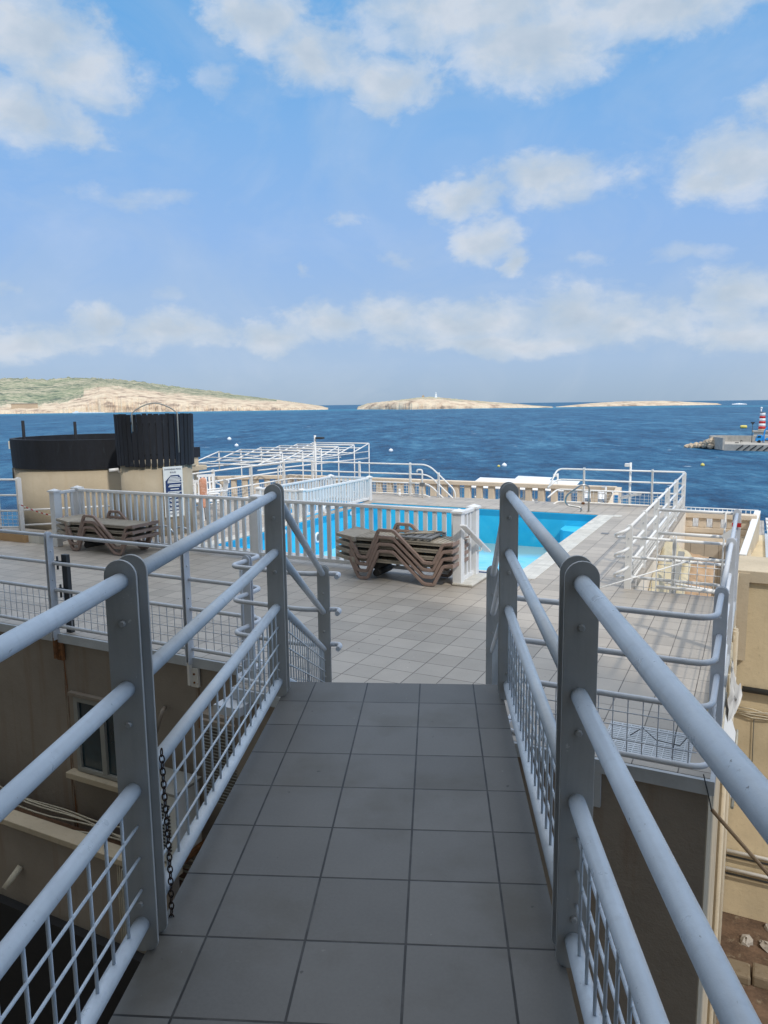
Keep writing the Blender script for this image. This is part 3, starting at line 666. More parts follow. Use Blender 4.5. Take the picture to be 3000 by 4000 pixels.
wires(W(-4.4, 18.75, 0), W(-1.5, 18.75, 0), TZ + .04, TZ + .35, (TZ + .27, TZ + .19, TZ + .12), .1, .004).build('mesh_infill', 'white_rust', fr)
def lamp_pole(u, v, z0, top, label, head=.13, mat='white'):
    t = thing('floodlight_pole', W(u, v, z0), label, 'lamp pole')
    MB().tube([W(u, v, z0), W(u, v, top)], .028, 10).build('pole', mat, t)
    mb = MB(); mb.obox(W(u - .07, v, 0), U, V, head, .12, top - .10, top - .02); mb.build('lamp_head', mat, t, bevel=.01)
lamp_pole(-2.70, 18.82, -1.6, .13, 'white pole with small lamp head standing behind the far right railing')
# far-left railing (left side and far side, then down the sea steps)
fl = thing('far_railing', W(-10, 18.75, TZ), 'white mesh railing round the far left corner, curving down at the sea steps', 'railing')
for k, z in enumerate((.88, .61, .36, .05)):
    mb = MB()
    mb.tube(fillet([W(-12.45, 13.2, TZ + z), W(-12.45, 18.75, TZ + z), W(-7.98, 18.75, TZ + z), W(-7.20, 18.75, TZ + z - .68), W(-7.20, 18.75, TZ + z - 1.0)], .22), .021, 12)
    mb.build('handrail' if k == 0 else ('bottom_rail' if k == 3 else 'mid_rail'), 'white' if k < 3 else 'white_rust', fl)
for (u, v, d) in ((-12.45, 13.55, U), (-12.45, 15.15, U), (-12.45, 16.75, U), (-12.45, 18.35, U), (-11.7, 18.75, V), (-10.12, 18.75, V), (-8.53, 18.75, V), (-7.68, 18.75, V)):
    top = TZ + .93 if u != -7.68 else TZ + .68
    mb = MB(); double_post(mb, W(u, v, 0), d, TZ, top, .085 if d == U else .065, .009, .035, False); mb.build('post', 'white', fl)
wires(W(-12.45, 13.3, 0), W(-12.45, 18.7, 0), TZ + .05, TZ + .36, (TZ + .28, TZ + .20, TZ + .12), .09, .0045).build('mesh_infill', 'white_rust', fl)
wires(W(-12.4, 18.75, 0), W(-8.1, 18.75, 0), TZ + .05, TZ + .36, (TZ + .28, TZ + .20, TZ + .12), .1, .0045).build('mesh_infill', 'white_rust', fl)
sh = thing('shower_post', W(-8.06, 18.5, TZ), 'white outdoor shower post with hooked head beside the sea steps', 'shower')
MB().tube(fillet([W(-8.06, 18.5, TZ), W(-8.06, 18.5, -.17), W(-8.2, 18.5, -.17), W(-8.22, 18.5, -.24)], .06), .024, 10).build('pipe', 'white', sh)
MB().uvbox(-8.12, -8.0, 18.45, 18.55, -.62, -.52).build('valve', 'tray', sh)
bo = MB().cyl(W(-8.72, 18.45, 0), .035, TZ, TZ + .13, 12).cyl(W(-8.72, 18.45, 0), .028, TZ + .13, TZ + .22, 12)
tag(bo.build('bollard', 'plastic_white'), 'short white stub post on the far deck left of the shower', 'bollard')
sh2 = thing('shower_post', W(-12.2, 17.7, TZ), 'white hooked shower post in front of the far left railing', 'shower')
MB().tube(fillet([W(-12.2, 17.7, TZ), W(-12.2, 17.7, -.12), W(-12.08, 17.7, -.12), W(-12.06, 17.7, -.2)], .05), .02, 10).build('pipe', 'white', sh2)
# pool ladder rails
ld = thing('pool_ladder_rail', W(-3.6, 17.45, TZ), 'pair of curved stainless steel pool handrails at the far right pool corner', 'handrail')
for du, vv in ((0, 17.42), (.0, 17.52)):
    pass
mb = MB(); mb.tube(fillet([W(-3.56, 17.43, TZ), W(-3.58, 17.43, -.83), W(-3.92, 17.32, -.77), W(-3.90, 17.30, -.55), W(-3.55, 17.34, -.28), W(-3.40, 17.45, -.33), W(-3.42, 17.53, -.5), W(-3.42, 17.53, TZ)], .12), .021, 12); mb.build('rail', 'steel', ld)
mb = MB(); mb.cyl(W(-3.56, 17.43, 0), .045, TZ, TZ + .012, 12).cyl(W(-3.42, 17.53, 0), .045, TZ, TZ + .012, 12); mb.build('foot_flange', 'steel', ld)
l2 = thing('pool_ladder_rail', W(-9.8, 10.6, TZ), 'stainless steel hoop rails behind the fence beside the rendered tower', 'handrail')
for du in (0, .42):
    MB().tube(fillet([W(-9.95 + du, 10.45, TZ), W(-9.95 + du, 10.45, -.60), W(-9.72 + du, 10.5, -.60), W(-9.55 + du, 10.55, TZ + .05)], .14), .021, 10).build('rail', 'steel', l2)

# ------------------------------------------------------------------ white picket fences
def picket_fence(root, p, q, z0, z1, step=.15, w=.062, t=.035, railw=.075):
    p = Vector((p.x, p.y, 0)); q = Vector((q.x, q.y, 0)); d = (q - p); Ln = d.length; d.normalize(); n = d.cross(Z)
    mb = MB(); mb.bar(p + Z * z1, q + Z * z1, railw, .055); mb.build('top_rail', 'pool_white', root, bevel=.012)
    mb = MB(); mb.bar(p + Z * z0, q + Z * z0, .05, .06); mb.build('bottom_rail', 'pool_white', root, bevel=.006)
    k = step * .6; cnt = 0
    while k < Ln - .04:
        mb = MB(); mb.obox(p + d * k, d, n, w, t, z0 + .03, z1 - .028); mb.build('picket', 'pool_white', root); k += step; cnt += 1
def fence_post(root, u, v, z0, z1, w=.125):
    mb = MB(); mb.uvbox(u - w / 2, u + w / 2, v - w / 2, v + w / 2, z0, z1 - .05)
    p = mb.build('post', 'pool_white', root, bevel=.006)
    mb = MB(); mb.uvbox(u - w * .68, u + w * .68, v - w * .68, v + w * .68, z1 - .05, z1 - .022)
    a = [W(u + i * w * .62, v + j * w * .62, z1 - .022) for i, j in ((-1, -1), (1, -1), (1, 1), (-1, 1))]; mb.add(a + [W(u, v, z1 + .012)], [(0, 1, 4), (1, 2, 4), (2, 3, 4), (3, 0, 4)]); mb.build('cap', 'pool_white', p)
f1 = thing('picket_fence', W(-7.5, 10, TZ), 'long white picket fence in front of the pool, behind both lounger stacks', 'fence')
picket_fence(f1, W(-11.45, 10.0, 0), W(-3.68, 10.0, 0), TZ + .085, .062)
fence_post(f1, -11.5, 10.02, TZ, .13); fence_post(f1, -7.35, 10.0, TZ, .15); fence_post(f1, -11.46, 9.46, TZ, .13); fence_post(f1, -3.66, 9.66, TZ, .14, .13); fence_post(f1, -3.65, 10.26, TZ, .13)
picket_fence(f1, W(-11.47, 9.5, 0), W(-11.5, 9.98, 0), TZ + .1, .055, .14, .05)
picket_fence(f1, W(-3.65, 9.72, 0), W(-3.65, 10.22, 0), TZ + .06, .075, .14, .045)
hr = thing('sloping_handrail', W(-3.52, 10, -.5), 'sloping white board handrail screwed to the end of the picket fence', 'handrail')
mb = MB(); mb.bar(W(-3.52, 9.46, -.05), W(-3.52, 10.52, -.60), .10, .03); mb.build('board', 'pool_white', hr, bevel=.008)
mb = MB()
for v, z in ((9.72, -.22), (10.22, -.48)): mb.tube(fillet([W(-3.6, v, z - .06), W(-3.52, v, z - .06), W(-3.52, v, z + .01)], .03), .010, 8)
mb.build('bracket', 'white', hr)
mb = MB(); mb.uvbox(-3.72, -3.42, 9.56, 10.34, TZ + .0065, TZ + .035); tag(mb.build('curb_strip', 'coping', bevel=.006), 'cream curb strip under the right end of the picket fence', 'curb')
mb = MB(); mb.uvbox(-3.66, -3.40, 10.38, 10.45, TZ + .006, TZ + .03); tag(mb.build('depth_tile', 'sign_navy'), 'navy blue tile edge beside the foot of the white fence', 'tile')
mb = MB(); mb.uvbox(-2.60, -2.46, 14.55, 14.72, TZ + .001, TZ + .006); tag(mb.build('floor_marker', 'tray'), 'small dark plate set in the deck beside the right pool edge', 'marker')
f2 = thing('picket_fence', W(-9.15, 15.7, TZ), 'low white picket fence round the paddling pool', 'fence')
zt = -.33
picket_fence(f2, W(-9.12, 14.28, 0), W(-9.12, 17.36, 0), TZ + .06, zt, .135, .05, .03, .06)
picket_fence(f2, W(-10.25, 17.42, 0), W(-9.18, 17.42, 0), TZ + .06, zt, .135, .05, .03, .06)
picket_fence(f2, W(-10.28, 14.18, 0), W(-9.18, 14.18, 0), TZ + .06, zt, .135, .05, .03, .06)
picket_fence(f2, W(-10.28, 14.22, 0), W(-10.28, 17.36, 0), TZ + .06, zt, .135, .05, .03, .06)
for u, v in ((-9.15, 14.2), (-9.12, 17.42), (-10.3, 17.42), (-10.3, 14.15)): fence_post(f2, u, v, TZ, -.27, .11)
rb = thing('lifebuoy', W(-9.02, 15.07, -1.0), 'white lifebuoy hanging on the low paddling pool fence', 'lifebuoy')
c = W(-9.06, 15.07, -.84); MB().tube([c + V * (.11 * math.cos(t)) + Z * (.11 * math.sin(t)) for t in [2 * math.pi * k / 20 for k in range(21)]], .045, 8, False).build('ring', 'plastic_white', rb)

# ------------------------------------------------------------------ sun loungers (stacks)
PROF = [(-.21, .315), (-.065, .03), (.075, .03), (.265, .445), (.50, .445), (.965, .03), (1.115, .03), (1.255, .30), (1.40, .325)]
def ribbon(pts, th):
    P = [Vector((a, b)) for a, b in pts]; L_, R_ = [], []
    for i, p in enumerate(P):
        if i == 0: n = (P[1] - p).normalized(); n = Vector((-n.y, n.x)); k = 1
        elif i == len(P) - 1: n = (p - P[-2]).normalized(); n = Vector((-n.y, n.x)); k = 1
        else:
            a = (p - P[i - 1]).normalized(); b = (P[i + 1] - p).normalized(); na = Vector((-a.y, a.x)); nb = Vector((-b.y, b.x)); n = (na + nb).normalized(); k = 1 / max(.5, n.dot(na))
        L_.append(p + n * th / 2 * k); R_.append(p - n * th / 2 * k)
    return L_, R_
def make_lounger(label, grp):
    t = thing('sun_lounger', (0, 0, 0), label, 'sun lounger', grp)
    sm = []
    for i, (a, b) in enumerate(PROF):        # round the corners a little
        if 0 < i < len(PROF) - 1:
            p = Vector(PROF[i - 1]); q = Vector((a, b)); r_ = Vector(PROF[i + 1])
            sm.append(tuple(q + (p - q).normalized() * .018)); sm.append(tuple(q + (r_ - q).normalized() * .018))
        else: sm.append((a, b))
    L_, R_ = ribbon(sm, .043)
    for b0 in (0, .59):
        mb = MB()
        vs = [U * p.x + Z * p.y + V * b0 for p in L_] + [U * p.x + Z * p.y + V * b0 for p in R_] + [U * p.x + Z * p.y + V * (b0 + .05) for p in L_] + [U * p.x + Z * p.y + V * (b0 + .05) for p in R_]
        n = len(L_); fs = []
        for i in range(n - 1): fs += [(i, i + 1, n + i + 1, n + i), (2 * n + i, 3 * n + i, 3 * n + i + 1, 2 * n + i + 1), (i, 2 * n + i, 2 * n + i + 1, i + 1), (n + i, n + i + 1, 3 * n + i + 1, 3 * n + i)]
        fs += [(0, n, 3 * n, 2 * n), (n - 1, 3 * n - 1, 4 * n - 1, 2 * n - 1)]
        mb.add(vs, fs); mb.build('side_frame', 'lounger', t, bevel=.006)
    # bed: slightly dished shell with an edge beam and cross slats
    mb = MB(); z = .285
    mb.uvbox(-.12, 1.34, .055, .595, z - .005, z + .022)
    mb.uvbox(-.12, 1.38, .055, .085, z - .02, z + .03); mb.uvbox(-.12, 1.38, .565, .60, z - .02, z + .03)
    mb.build('bed', 'lounger_bed', t, bevel=.004)
    mb = MB(); k = -.10
    while k < 1.30:
        mb.uvbox(k, k + .045, .065, .585, z + .022, z + .034); k += .062
    mb.build('slats', 'lounger_bed', t)
    mb = MB(); mb.prism([W(-.44, .02, z + .03), W(-.12, .0, z - .04), W(-.12, .0, z + .035), W(-.44, .02, z + .075)], V * .62); mb.build('headrest', 'lounger_bed', t, bevel=.006)
    mb = MB(); mb.prism([W(1.385, .0, z + .015), W(1.41, .0, z + .005), W(1.41, 0, z + .06), W(1.385, 0, z + .05)], V * .63); mb.build('end_bar', 'lounger', t)
    mb = MB(); mb.tube([W(.18, .1, .10), W(.18, .55, .10)], .055, 12); mb.build('wheel', 'rubber', t)
    return t
def stack(n, u, v, dz, labels, du=0.0, proto=None, grp=''):
    for i in range(n):
        t = proto if (i == 0 and proto.get('fresh')) else copy_tree(proto)
        if proto.get('fresh'): del proto['fresh']
        j = random.uniform(-.012, .012)
        t.location = W(u + j, v + random.uniform(-.008, .008), TZ + dz * i); t.rotation_euler = (0, 0, R(random.uniform(-.4, .4)))
        t['label'] = labels[i]; t['group'] = grp
pr = make_lounger('x', 'stacked brown sun loungers'); pr['fresh'] = 1
stack(4, -5.03, 9.36, .102, ['lowest brown lounger of the right stack, feet on the tiles', 'brown lounger second from bottom in the stack of four by the fence end', 'brown lounger second from top in the stack of four, under the top one', 'top brown lounger of the right stack, carrying a grey slatted tray'], proto=pr, grp='stacked brown sun loungers')
if 'fresh' in pr: del pr['fresh']
stack(3, -10.78, 9.24, .102, ['lowest brown lounger of the left stack near the rendered tower', 'middle brown lounger of the left stack of three', 'top brown lounger of the left stack with dusty flat bed'], proto=pr, grp='stacked brown sun loungers')
bt = thing('lounger_tray', W(-4.28, 9.66, TZ + .72), 'broken grey slatted plastic tray lying on the top lounger of the right stack', 'tray')
mb = MB(); zt = TZ + .655
for i in range(5): mb.uvbox(-4.50 + i * .11, -4.50 + i * .11 + .075, 9.42, 9.94, zt, zt + .018)
mb.uvbox(-4.52, -3.97, 9.40, 9.45, zt - .002, zt + .024).uvbox(-4.52, -3.97, 9.91, 9.96, zt - .002, zt + .024); mb.build('slats', 'tray', bt, bevel=.003)
mb = MB(); mb.tube([W(-4.48, 9.5, zt + .03), W(-4.1, 9.8, zt + .055), W(-3.98, 9.86, zt + .04)], .012, 8).tube([W(-4.40, 9.6, zt + .03), W(-4.05, 9.7, zt + .05)], .011, 8); mb.build('arm', 'lounger_bed', bt)
# dark clamp post on the deck behind the left railing
dc = thing('clamp_post', W(-6.87, 5.78, TZ), 'dark metal post clamped to the left terrace railing', 'post')
MB().uvbox(-6.92, -6.84, 5.74, 5.79, TZ, -.03).build('upright', 'dark_pipe', dc)
mb = MB(); mb.uvbox(-6.99, -6.92, 5.70, 5.74, -.14, -.10).uvbox(-6.97, -6.90, 5.70, 5.74, -.45, -.41); mb.tube([W(-6.96, 5.72, -.2), W(-6.96, 5.72, -.05)], .012, 6).tube([W(-6.94, 5.72, -.52), W(-6.94, 5.72, -.37)], .012, 6); mb.build('clamp', 'dark_pipe', dc)

# ------------------------------------------------------------------ towers on the left
tc_ = Vector((-5.66, 14.80, 0)); RT = .70
nt2 = thing('slatted_tower', (tc_.x, tc_.y, TZ), 'round rendered tower topped with black vertical boards and a bent pipe', 'tower')
MB().cyl(tc_, RT, TZ - .02, .50, 48).build('wall', 'tower', nt2)
for k in range(40):
    a = 2 * math.pi * k / 40; d = Vector((math.cos(a), math.sin(a), 0)); tdir = d.cross(Z)
    mb = MB(); rr0, rr1 = RT + .035, RT + .055
    zb, zt = .455 + random.uniform(-.02, .012), 1.455 + random.uniform(-.012, .012)
    wd = .094 if k % 3 else .101
    vs = []
    for (rr_, z_) in ((rr0, zb), (rr1, zt)):
        c = tc_ + d * rr_
        for i, j in ((-1, -1), (1, -1), (1, 1), (-1, 1)): vs.append(c + tdir * (i * wd / 2) + d * (j * .011) + Z * z_)
    mb.add(vs, [(3, 2, 1, 0), (4, 5, 6, 7), (0, 1, 5, 4), (1, 2, 6, 5), (2, 3, 7, 6), (3, 0, 4, 7)]); mb.build('board', 'black_board', nt2)
for z_ in (.62, 1.28):
    MB().tube([tc_ + Vector((math.cos(t), math.sin(t), 0)) * (RT + .012) + Z * z_ for t in [2 * math.pi * k / 40 for k in range(41)]], .018, 6, False).build('hoop', 'black_board', nt2)
side = Vector((math.cos(R(21)), math.sin(R(21)), 0)); fwd = Vector((side.y, -side.x, 0))
A_ = tc_ + fwd * .80 - side * .40; B_ = tc_ + fwd * .80 + side * .43
pts = [A_ + Z * 1.14, A_ + Z * 1.48]
for k in range(1, 10):
    t = k / 10; pts.append(A_ * (1 - t) + B_ * t + Z * (1.50 + .17 * math.sin(math.pi * t)))
pts += [B_ + Z * 1.48, B_ + Z * .72]
MB().tube(pts, .013, 8).build('pipe', 'alu', nt2)
cm_ = MB(); c = tc_ + Vector((-.52, -.62, 0)).normalized() * (RT + .10) + Z * .42
# big drum
dc_ = Vector((-7.85, 17.2, 0)); RD = 1.92
dm = thing('drum_tower', (dc_.x, dc_.y, TZ), 'wide cream rendered drum with black board parapet behind the slatted tower', 'tower')
mb = MB(); mb.cyl(dc_, RD, TZ - .5, .34, 72); mb.build('wall', 'tower', dm)
mb = MB(); n = 72; o = []
for (r_, z_) in ((RD + .03, .30), (RD + .05, .93), (RD - .05, .93), (RD - .06, .36)):
    o.append([dc_ + Vector((math.cos(2 * math.pi * k / n), math.sin(2 * math.pi * k / n), 0)) * r_ + Z * z_ for k in range(n)])
vs = [p for g in o for p in g]; fs = []
for i in range(3):
    for k in range(n): fs.append((i * n + k, i * n + (k + 1) % n, (i + 1) * n + (k + 1) % n, (i + 1) * n + k))
mb.add(vs, fs); mb.build('parapet', 'black_board', dm)
for dx, dy, h in ((-1.35, -1.0, 1.33), (-.55, -.2, 1.28)):
    MB().tube([dc_ + Vector((dx, dy, .4)), dc_ + Vector((dx, dy, h))], .035, 8).build('rod', 'black_board', dm)
mb = MB(); a = dc_ + Vector((-1.55, -1.22, 0)).normalized() * (RD + .04); mb.tube([a + Z * .30, a + Z * .02], .022, 8); mb.tube([a + Z * .02 - side * .1, a + Z * .02], .015, 6); mb.build('drain_spout', 'dark_pipe', dm)
mb = MB(); a = dc_ + Vector((-1.72, -.98, 0)).normalized() * (RD + .06); mb.obox(a, side, fwd, .03, .02, .70, .88); mb.build('torn_strip', 'sign_white', dm)
# flat hut right of the tower
hut = thing('bar_hut', W(-13.4, 15.9, TZ), 'cream hut with black parapet and shuttered windows right of the slatted tower', 'building')
mb = MB(); mb.uvbox(-15.2, -12.95, 13.2, 15.2, TZ, .30); mb.build('wall', 'wall_cream', hut)
mb = MB(); mb.uvbox(-15.25, -12.92, 13.15, 15.25, .30, .56); mb.build('parapet', 'black_board', hut)
mb = MB(); mb.uvbox(-15.2, -12.72, 13.1, 15.25, -.02, .10); mb.build('ledge', 'wall_cream', hut, bevel=.01)
for i in range(2):
    fr_ = MB().uvbox(-12.94, -12.91, 13.3 + i * .9, 14.05 + i * .9, TZ + .1, -.10).build('window', 'white', hut)
    MB().uvbox(-12.915, -12.900, 13.37 + i * .9, 13.98 + i * .9, TZ + .55, -.17).build('pane', 'glass', fr_)
mb = MB(); mb.tube([W(-12.78, 13.9, .13), W(-12.78, 14.3, .17)], .03, 8).tube([W(-12.78, 14.35, .16), W(-12.72, 14.8, .13)], .03, 8); tag(mb.build('security_camera', 'cable'), 'small cream camera pair on the hut ledge', 'camera')
sc_ = thing('security_camera', tc_ + Vector((-.6, -.5, .35)), 'white bullet camera on the wall left of the slatted tower', 'camera')
c0 = tc_ + Vector((-.62, -.42, 0)) + Z * .38
mb = MB(); mb.tube([c0, c0 - side * .17 + fwd * .05 - Z * .01], .032, 10); mb.build('body', 'plastic_white', sc_); MB().tube([c0 - side * .02, c0 + side * .02 - Z * .07 - fwd * .1], .02, 8).build('bracket', 'plastic_white', sc_)
# rules sign
sn = Vector((.70, -.71, 0)).normalized(); sx_ = Vector((-sn.y, sn.x, 0)); sc0 = tc_ + sn * (RT + .035)
sg = thing('rules_sign', (sc0.x, sc0.y, -.06), 'tall swimming pool rules sign, white and navy, on the slatted tower', 'sign')
mb = MB(); mb.obox(sc0, sx_, sn, .40, .012, -.55, .44); mb.build('board', 'sign_white', sg)
mb = MB(); c = sc0 + sn * .009
pl_ = [(-.165, -.43), (.165, -.43), (.165, .20), (.12, .27), (-.05, .27), (-.165, .16)]
mb.prism([c + sx_ * a + Z * b for a, b in pl_], sn * .003); mb.build('panel', 'sign_navy', sg)
text_mesh('lettering', 'SWIMMING POOL', .044, 'sign_navy', sg, sc0 + sn * .010 + Z * .385, sx_, Z, sn)
text_mesh('lettering', 'RULES', .044, 'sign_navy', sg, sc0 + sn * .010 + Z * .325, sx_, Z, sn)
text_mesh('lettering', 'THANK YOU', .052, 'sign_navy', sg, sc0 + sn * .010 - Z * .49, sx_, Z, sn)
mb = MB(); zc = .235; rows = [.16, .20, .24, .26, .27, 0, .20, .24, 0, .16, 0, .28, .22, 0, .24, .28, 0, .22, .18, 0, .25, .20, 0, .22, .24]
for i, wl in enumerate(rows):
    if wl:
        x0 = -wl / 2 + .01; 
        while x0 < wl / 2:
            ww = random.uniform(.04, .09); mb = MB() if x0 == -wl / 2 + .01 else mb; mb.obox(sc0 + sn * .0145 + sx_ * (x0 + ww / 2), sx_, sn, ww, .002, zc - .008, zc + .008); x0 += ww
        mb.build('text_line', 'sign_white', sg)
    zc -= .0265
# orange rescue board
ob = thing('rescue_float', W(-10.55, 12.72, -.4), 'faded orange rescue float hanging beside the rules sign', 'rescue float')
a = Vector((-4.83, 15.15, 0)); mb = MB(); mb.plate(a, .15, Vector((.95, .3, 0)).normalized(), .09, -.50, .14, True, True); mb.build('body', 'orange', ob, bevel=.03)
# white plastic chairs stacked near the tower
def chair(loc, rz, label):
    t = thing('plastic_chair', loc, label, 'chair', 'white plastic chairs by the hut')
    o = Vector(loc); a = Vector((math.cos(rz), math.sin(rz), 0)); b = Vector((-a.y, a.x, 0))
    for i in (-1, 1):
        for j in (-1, 1): MB().bar(o + a * (i * .22) + b * (j * .22), o + a * (i * .19) + b * (j * .19) + Z * .42, .04, .04).build('leg', 'plastic_white', t)
    mb = MB(); mb.obox(o, a, b, .44, .44, o.z + .41, o.z + .44); mb.build('seat', 'plastic_white', t, bevel=.01)
    mb = MB()
    for k in range(5): mb.bar(o + b * .21 + a * (-.16 + k * .08) + Z * .44, o + b * .28 + a * (-.17 + k * .085) + Z * .84, .045, .015)
    mb.bar(o + b * .28 - a * .22 + Z * .84, o + b * .28 + a * .22 + Z * .84, .03, .06); mb.build('backrest', 'plastic_white', t)
    for i in (-1, 1): MB().tube(fillet([o + a * (i * .23) - b * .2 + Z * .42, o + a * (i * .25) - b * .2 + Z * .63, o + a * (i * .24) + b * .25 + Z * .65], .05), .018, 8).build('armrest', 'plastic_white', t)
chair(W(-11.25, 13.0, TZ), R(10), 'white plastic chair nearest the tower, behind the fence pickets')
chair(W(-10.95, 13.35, TZ), R(-60), 'white plastic chair turned sideways right of the chair by the tower')
chair(W(-11.9, 14.3, TZ), R(30), 'white plastic chair by the hut windows in front of the left railing')
# low stair rails at far left
sr = thing('stair_railing', W(-12.2, 10.8, TZ), 'two white tubes running behind the fence corner along the drum wall', 'railing')
E1 = Vector((-5.85, 16.7, 0)); S1 = Vector((-8.35, 14.62, 0))
S1 = W(-13.35, 10.25, 0); dd = Vector((-6.75, 15.05, 0))
for z_ in (-.46, -.77): MB().tube([S1 + Z * z_, dd + Z * (z_ + .02)], .02, 10).build('mid_rail', 'white', sr)
MB().tube([dd + Z * -.46, dd + Z * TZ], .02, 10).build('post', 'white', sr)
ls = thing('terrace_railing', W(-13.8, 10.2, TZ), 'white railing with two tall posts at the far left edge of the picture', 'railing')
rail_run(ls, [W(-13.4, 10.22, 0), W(-15.6, 9.35, 0)], (1.10, .78, .46, .12), .021, 'white', rad=.1)
for u, v in ((-13.4, 10.22), (-13.86, 10.04), (-15.2, 9.5)):
    mb = MB(); double_post(mb, W(u, v, 0), V, TZ - .05, .22, .10, .009, .04, False); mb.build('post', 'white', ls)
wires(W(-13.9, 10.02, 0), W(-13.45, 10.2, 0), TZ + .12, TZ + .46, (TZ + .2, TZ + .28, TZ + .36), .1, .004).build('mesh_infill', 'white', ls)
sp_ = MB().bar(W(-14.15, 9.95, TZ + .02), W(-14.05, 9.95, TZ + .36), .05, .05).bar(W(-14.12, 9.95, TZ + .38), W(-13.92, 9.98, TZ + .30), .07, .05); tag(sp_.build('spot_lamp', 'plastic_white'), 'white spot lamp on a short stem at the left picture edge', 'lamp')
mb = MB(); mb.uvbox(-14.4, -12.35, 9.45, 9.55, TZ, TZ + .16); tag(mb.build('low_board', 'tan_board'), 'tan board at the deck edge below the far left railing', 'board')
mb = MB(); mb.uvbox(-12.3, -11.62, 9.5, 9.62, TZ, TZ + .14); tag(mb.build('low_curb', 'coping'), 'pale low curb between tan board and fence corner', 'curb')
# barrier tape
tp = thing('barrier_tape', W(-12.5, 10.1, -.1), 'sagging red and white barrier tape tied from left railing to fence corner', 'tape')
pa, pb = W(-13.35, 10.15, -.32), W(-11.5, 9.9, -.44); nseg = 22
for k in range(nseg):
    t0_, t1_ = k / nseg, (k + 1) / nseg; q0 = pa.lerp(pb, t0_) - Z * (.08 * math.sin(math.pi * t0_)); q1 = pa.lerp(pb, t1_) - Z * (.08 * math.sin(math.pi * t1_))
    MB().bar(q0, q1, .004, .022).build('tape_piece', 'red' if k % 2 else 'plastic_white', tp)

# ------------------------------------------------------------------ lower deck, balustrades, pergola
LZ = -1.75
mb = MB(); mb.uvbox(-16.9, .3, 18.93, 23.2, GND, LZ); ldk = mb.build('lower_deck', 'deck_tile', loc=(0, 0, 0)); ldk['kind'] = 'structure'
def balustrade(root, p, q, z0, z1, step=.38, bw=.19, mat='wall_peach', th=.16):
    p = Vector((p.x, p.y, 0)); q = Vector((q.x, q.y, 0)); d = q - p; Ln = d.length; d.normalize(); n = d.cross(Z)
    mb = MB(); mb.bar(p + Z * (z1 - .06), q + Z * (z1 - .06), th + .10, .12); mb.build('coping', mat, root, bevel=.01)
    mb = MB(); mb.bar(p + Z * (z0 + .06), q + Z * (z0 + .06), th + .06, .12); mb.build('plinth', mat, root, bevel=.01)
    k = bw / 2
    while k < Ln:
        mb = MB(); mb.obox(p + d * k, d, n, bw, th, z0 + .12, z1 - .12); mb.build('baluster', mat, root, bevel=.02); k += step
def bars(root, p, q, z0, z1, step=.11, r=.008, mat='white'):
    p = Vector((p.x, p.y, 0)); q = Vector((q.x, q.y, 0)); d = q - p; Ln = d.length; d.normalize(); mb = MB(); k = 0
    while k <= Ln: mb.tube([p + d * k + Z * z0, p + d * k + Z * z1], r, 5); k += step
    mb.tube([p + Z * z1, q + Z * z1], r * 1.6, 6); mb.build('bars', mat, root)
bl = thing('balustrade', W(-8, 21.5, LZ), 'long beige concrete balustrade beyond the pool, overlooking the sea', 'balustrade')
balustrade(bl, W(-14.4, 21.5, 0), W(-3.45, 21.5, 0), LZ + .1, -.76); bars(bl, W(-14.4, 21.68, 0), W(-3.45, 21.68, 0), LZ, -.98)
balustrade(bl, W(-16.8, 20.2, 0), W(-14.5, 21.5, 0), LZ + .1, -.78)
mb = MB(); mb.prism([W(-3.45, 21.42, LZ), W(-3.45, 19.4, LZ - .3), W(-3.45, 19.4, -1.30), W(-3.45, 21.42, -.76)], U * .16); mb.build('end_wall', 'wall_peach', bl)
mb = MB()
for i in range(9):
    u_, v_ = random.uniform(-14.2, -12.6), random.uniform(19.4, 20.9)
    mb.sphere(W(u_, v_, LZ + .25), random.uniform(.16, .34), 9, (1, 1.1, random.uniform(.5, .9)))
tag(mb.build('rope_coils', 'brown_cloth'), 'heap of brown rope and cloth behind the far left mesh railing', 'heap', kind='stuff')
# stepped stair rail down to the sea deck
b2 = thing('balustrade', W(-.6, 18.5, -3), 'short peach balustrade over the stairwell wall on the right', 'balustrade')
M['wall_peach_sunlit'] = stucco('sunlit_peach_render', (.88, .78, .65), streak=(.7, .55, .42), streak_amt=.15, grime=(.7, .6, .5))  # paler peach, sunlight put into the colour for the shaded stairwell
mb = MB(); mb.uvbox(-1.46, .12, 18.94, 19.12, -3.4, -1.47); mb.build('wall', 'wall_peach_sunlit', b2)
balustrade(b2, W(-1.44, 19.03, 0), W(.1, 19.03, 0), -1.50, -1.03, .305, .175); bars(b2, W(-1.44, 19.4, 0), W(.1, 19.4, 0), -1.6, -1.2, .08)
swf = MB(); swf.uvbox(-1.42, -.17, 10.36, 18.94, -3.2, -3.0); swf.uvbox(-1.425, -1.412, 10.37, 18.93, -3.0, -1.0); o_ = swf.build('stairwell_floor', 'wall_peach_sunlit', loc=(0, 0, 0)); o_['kind'] = 'structure'
sw = MB().uvbox(-.20, -.163, 10.365, 14.9, GND, -1.55).uvbox(-.20, .02, 14.905, 18.93, -3.2, -1.545); tag(sw.build('parapet_wall', 'wall_cream'), 'long cream parapet wall right of the stairwell', 'wall')
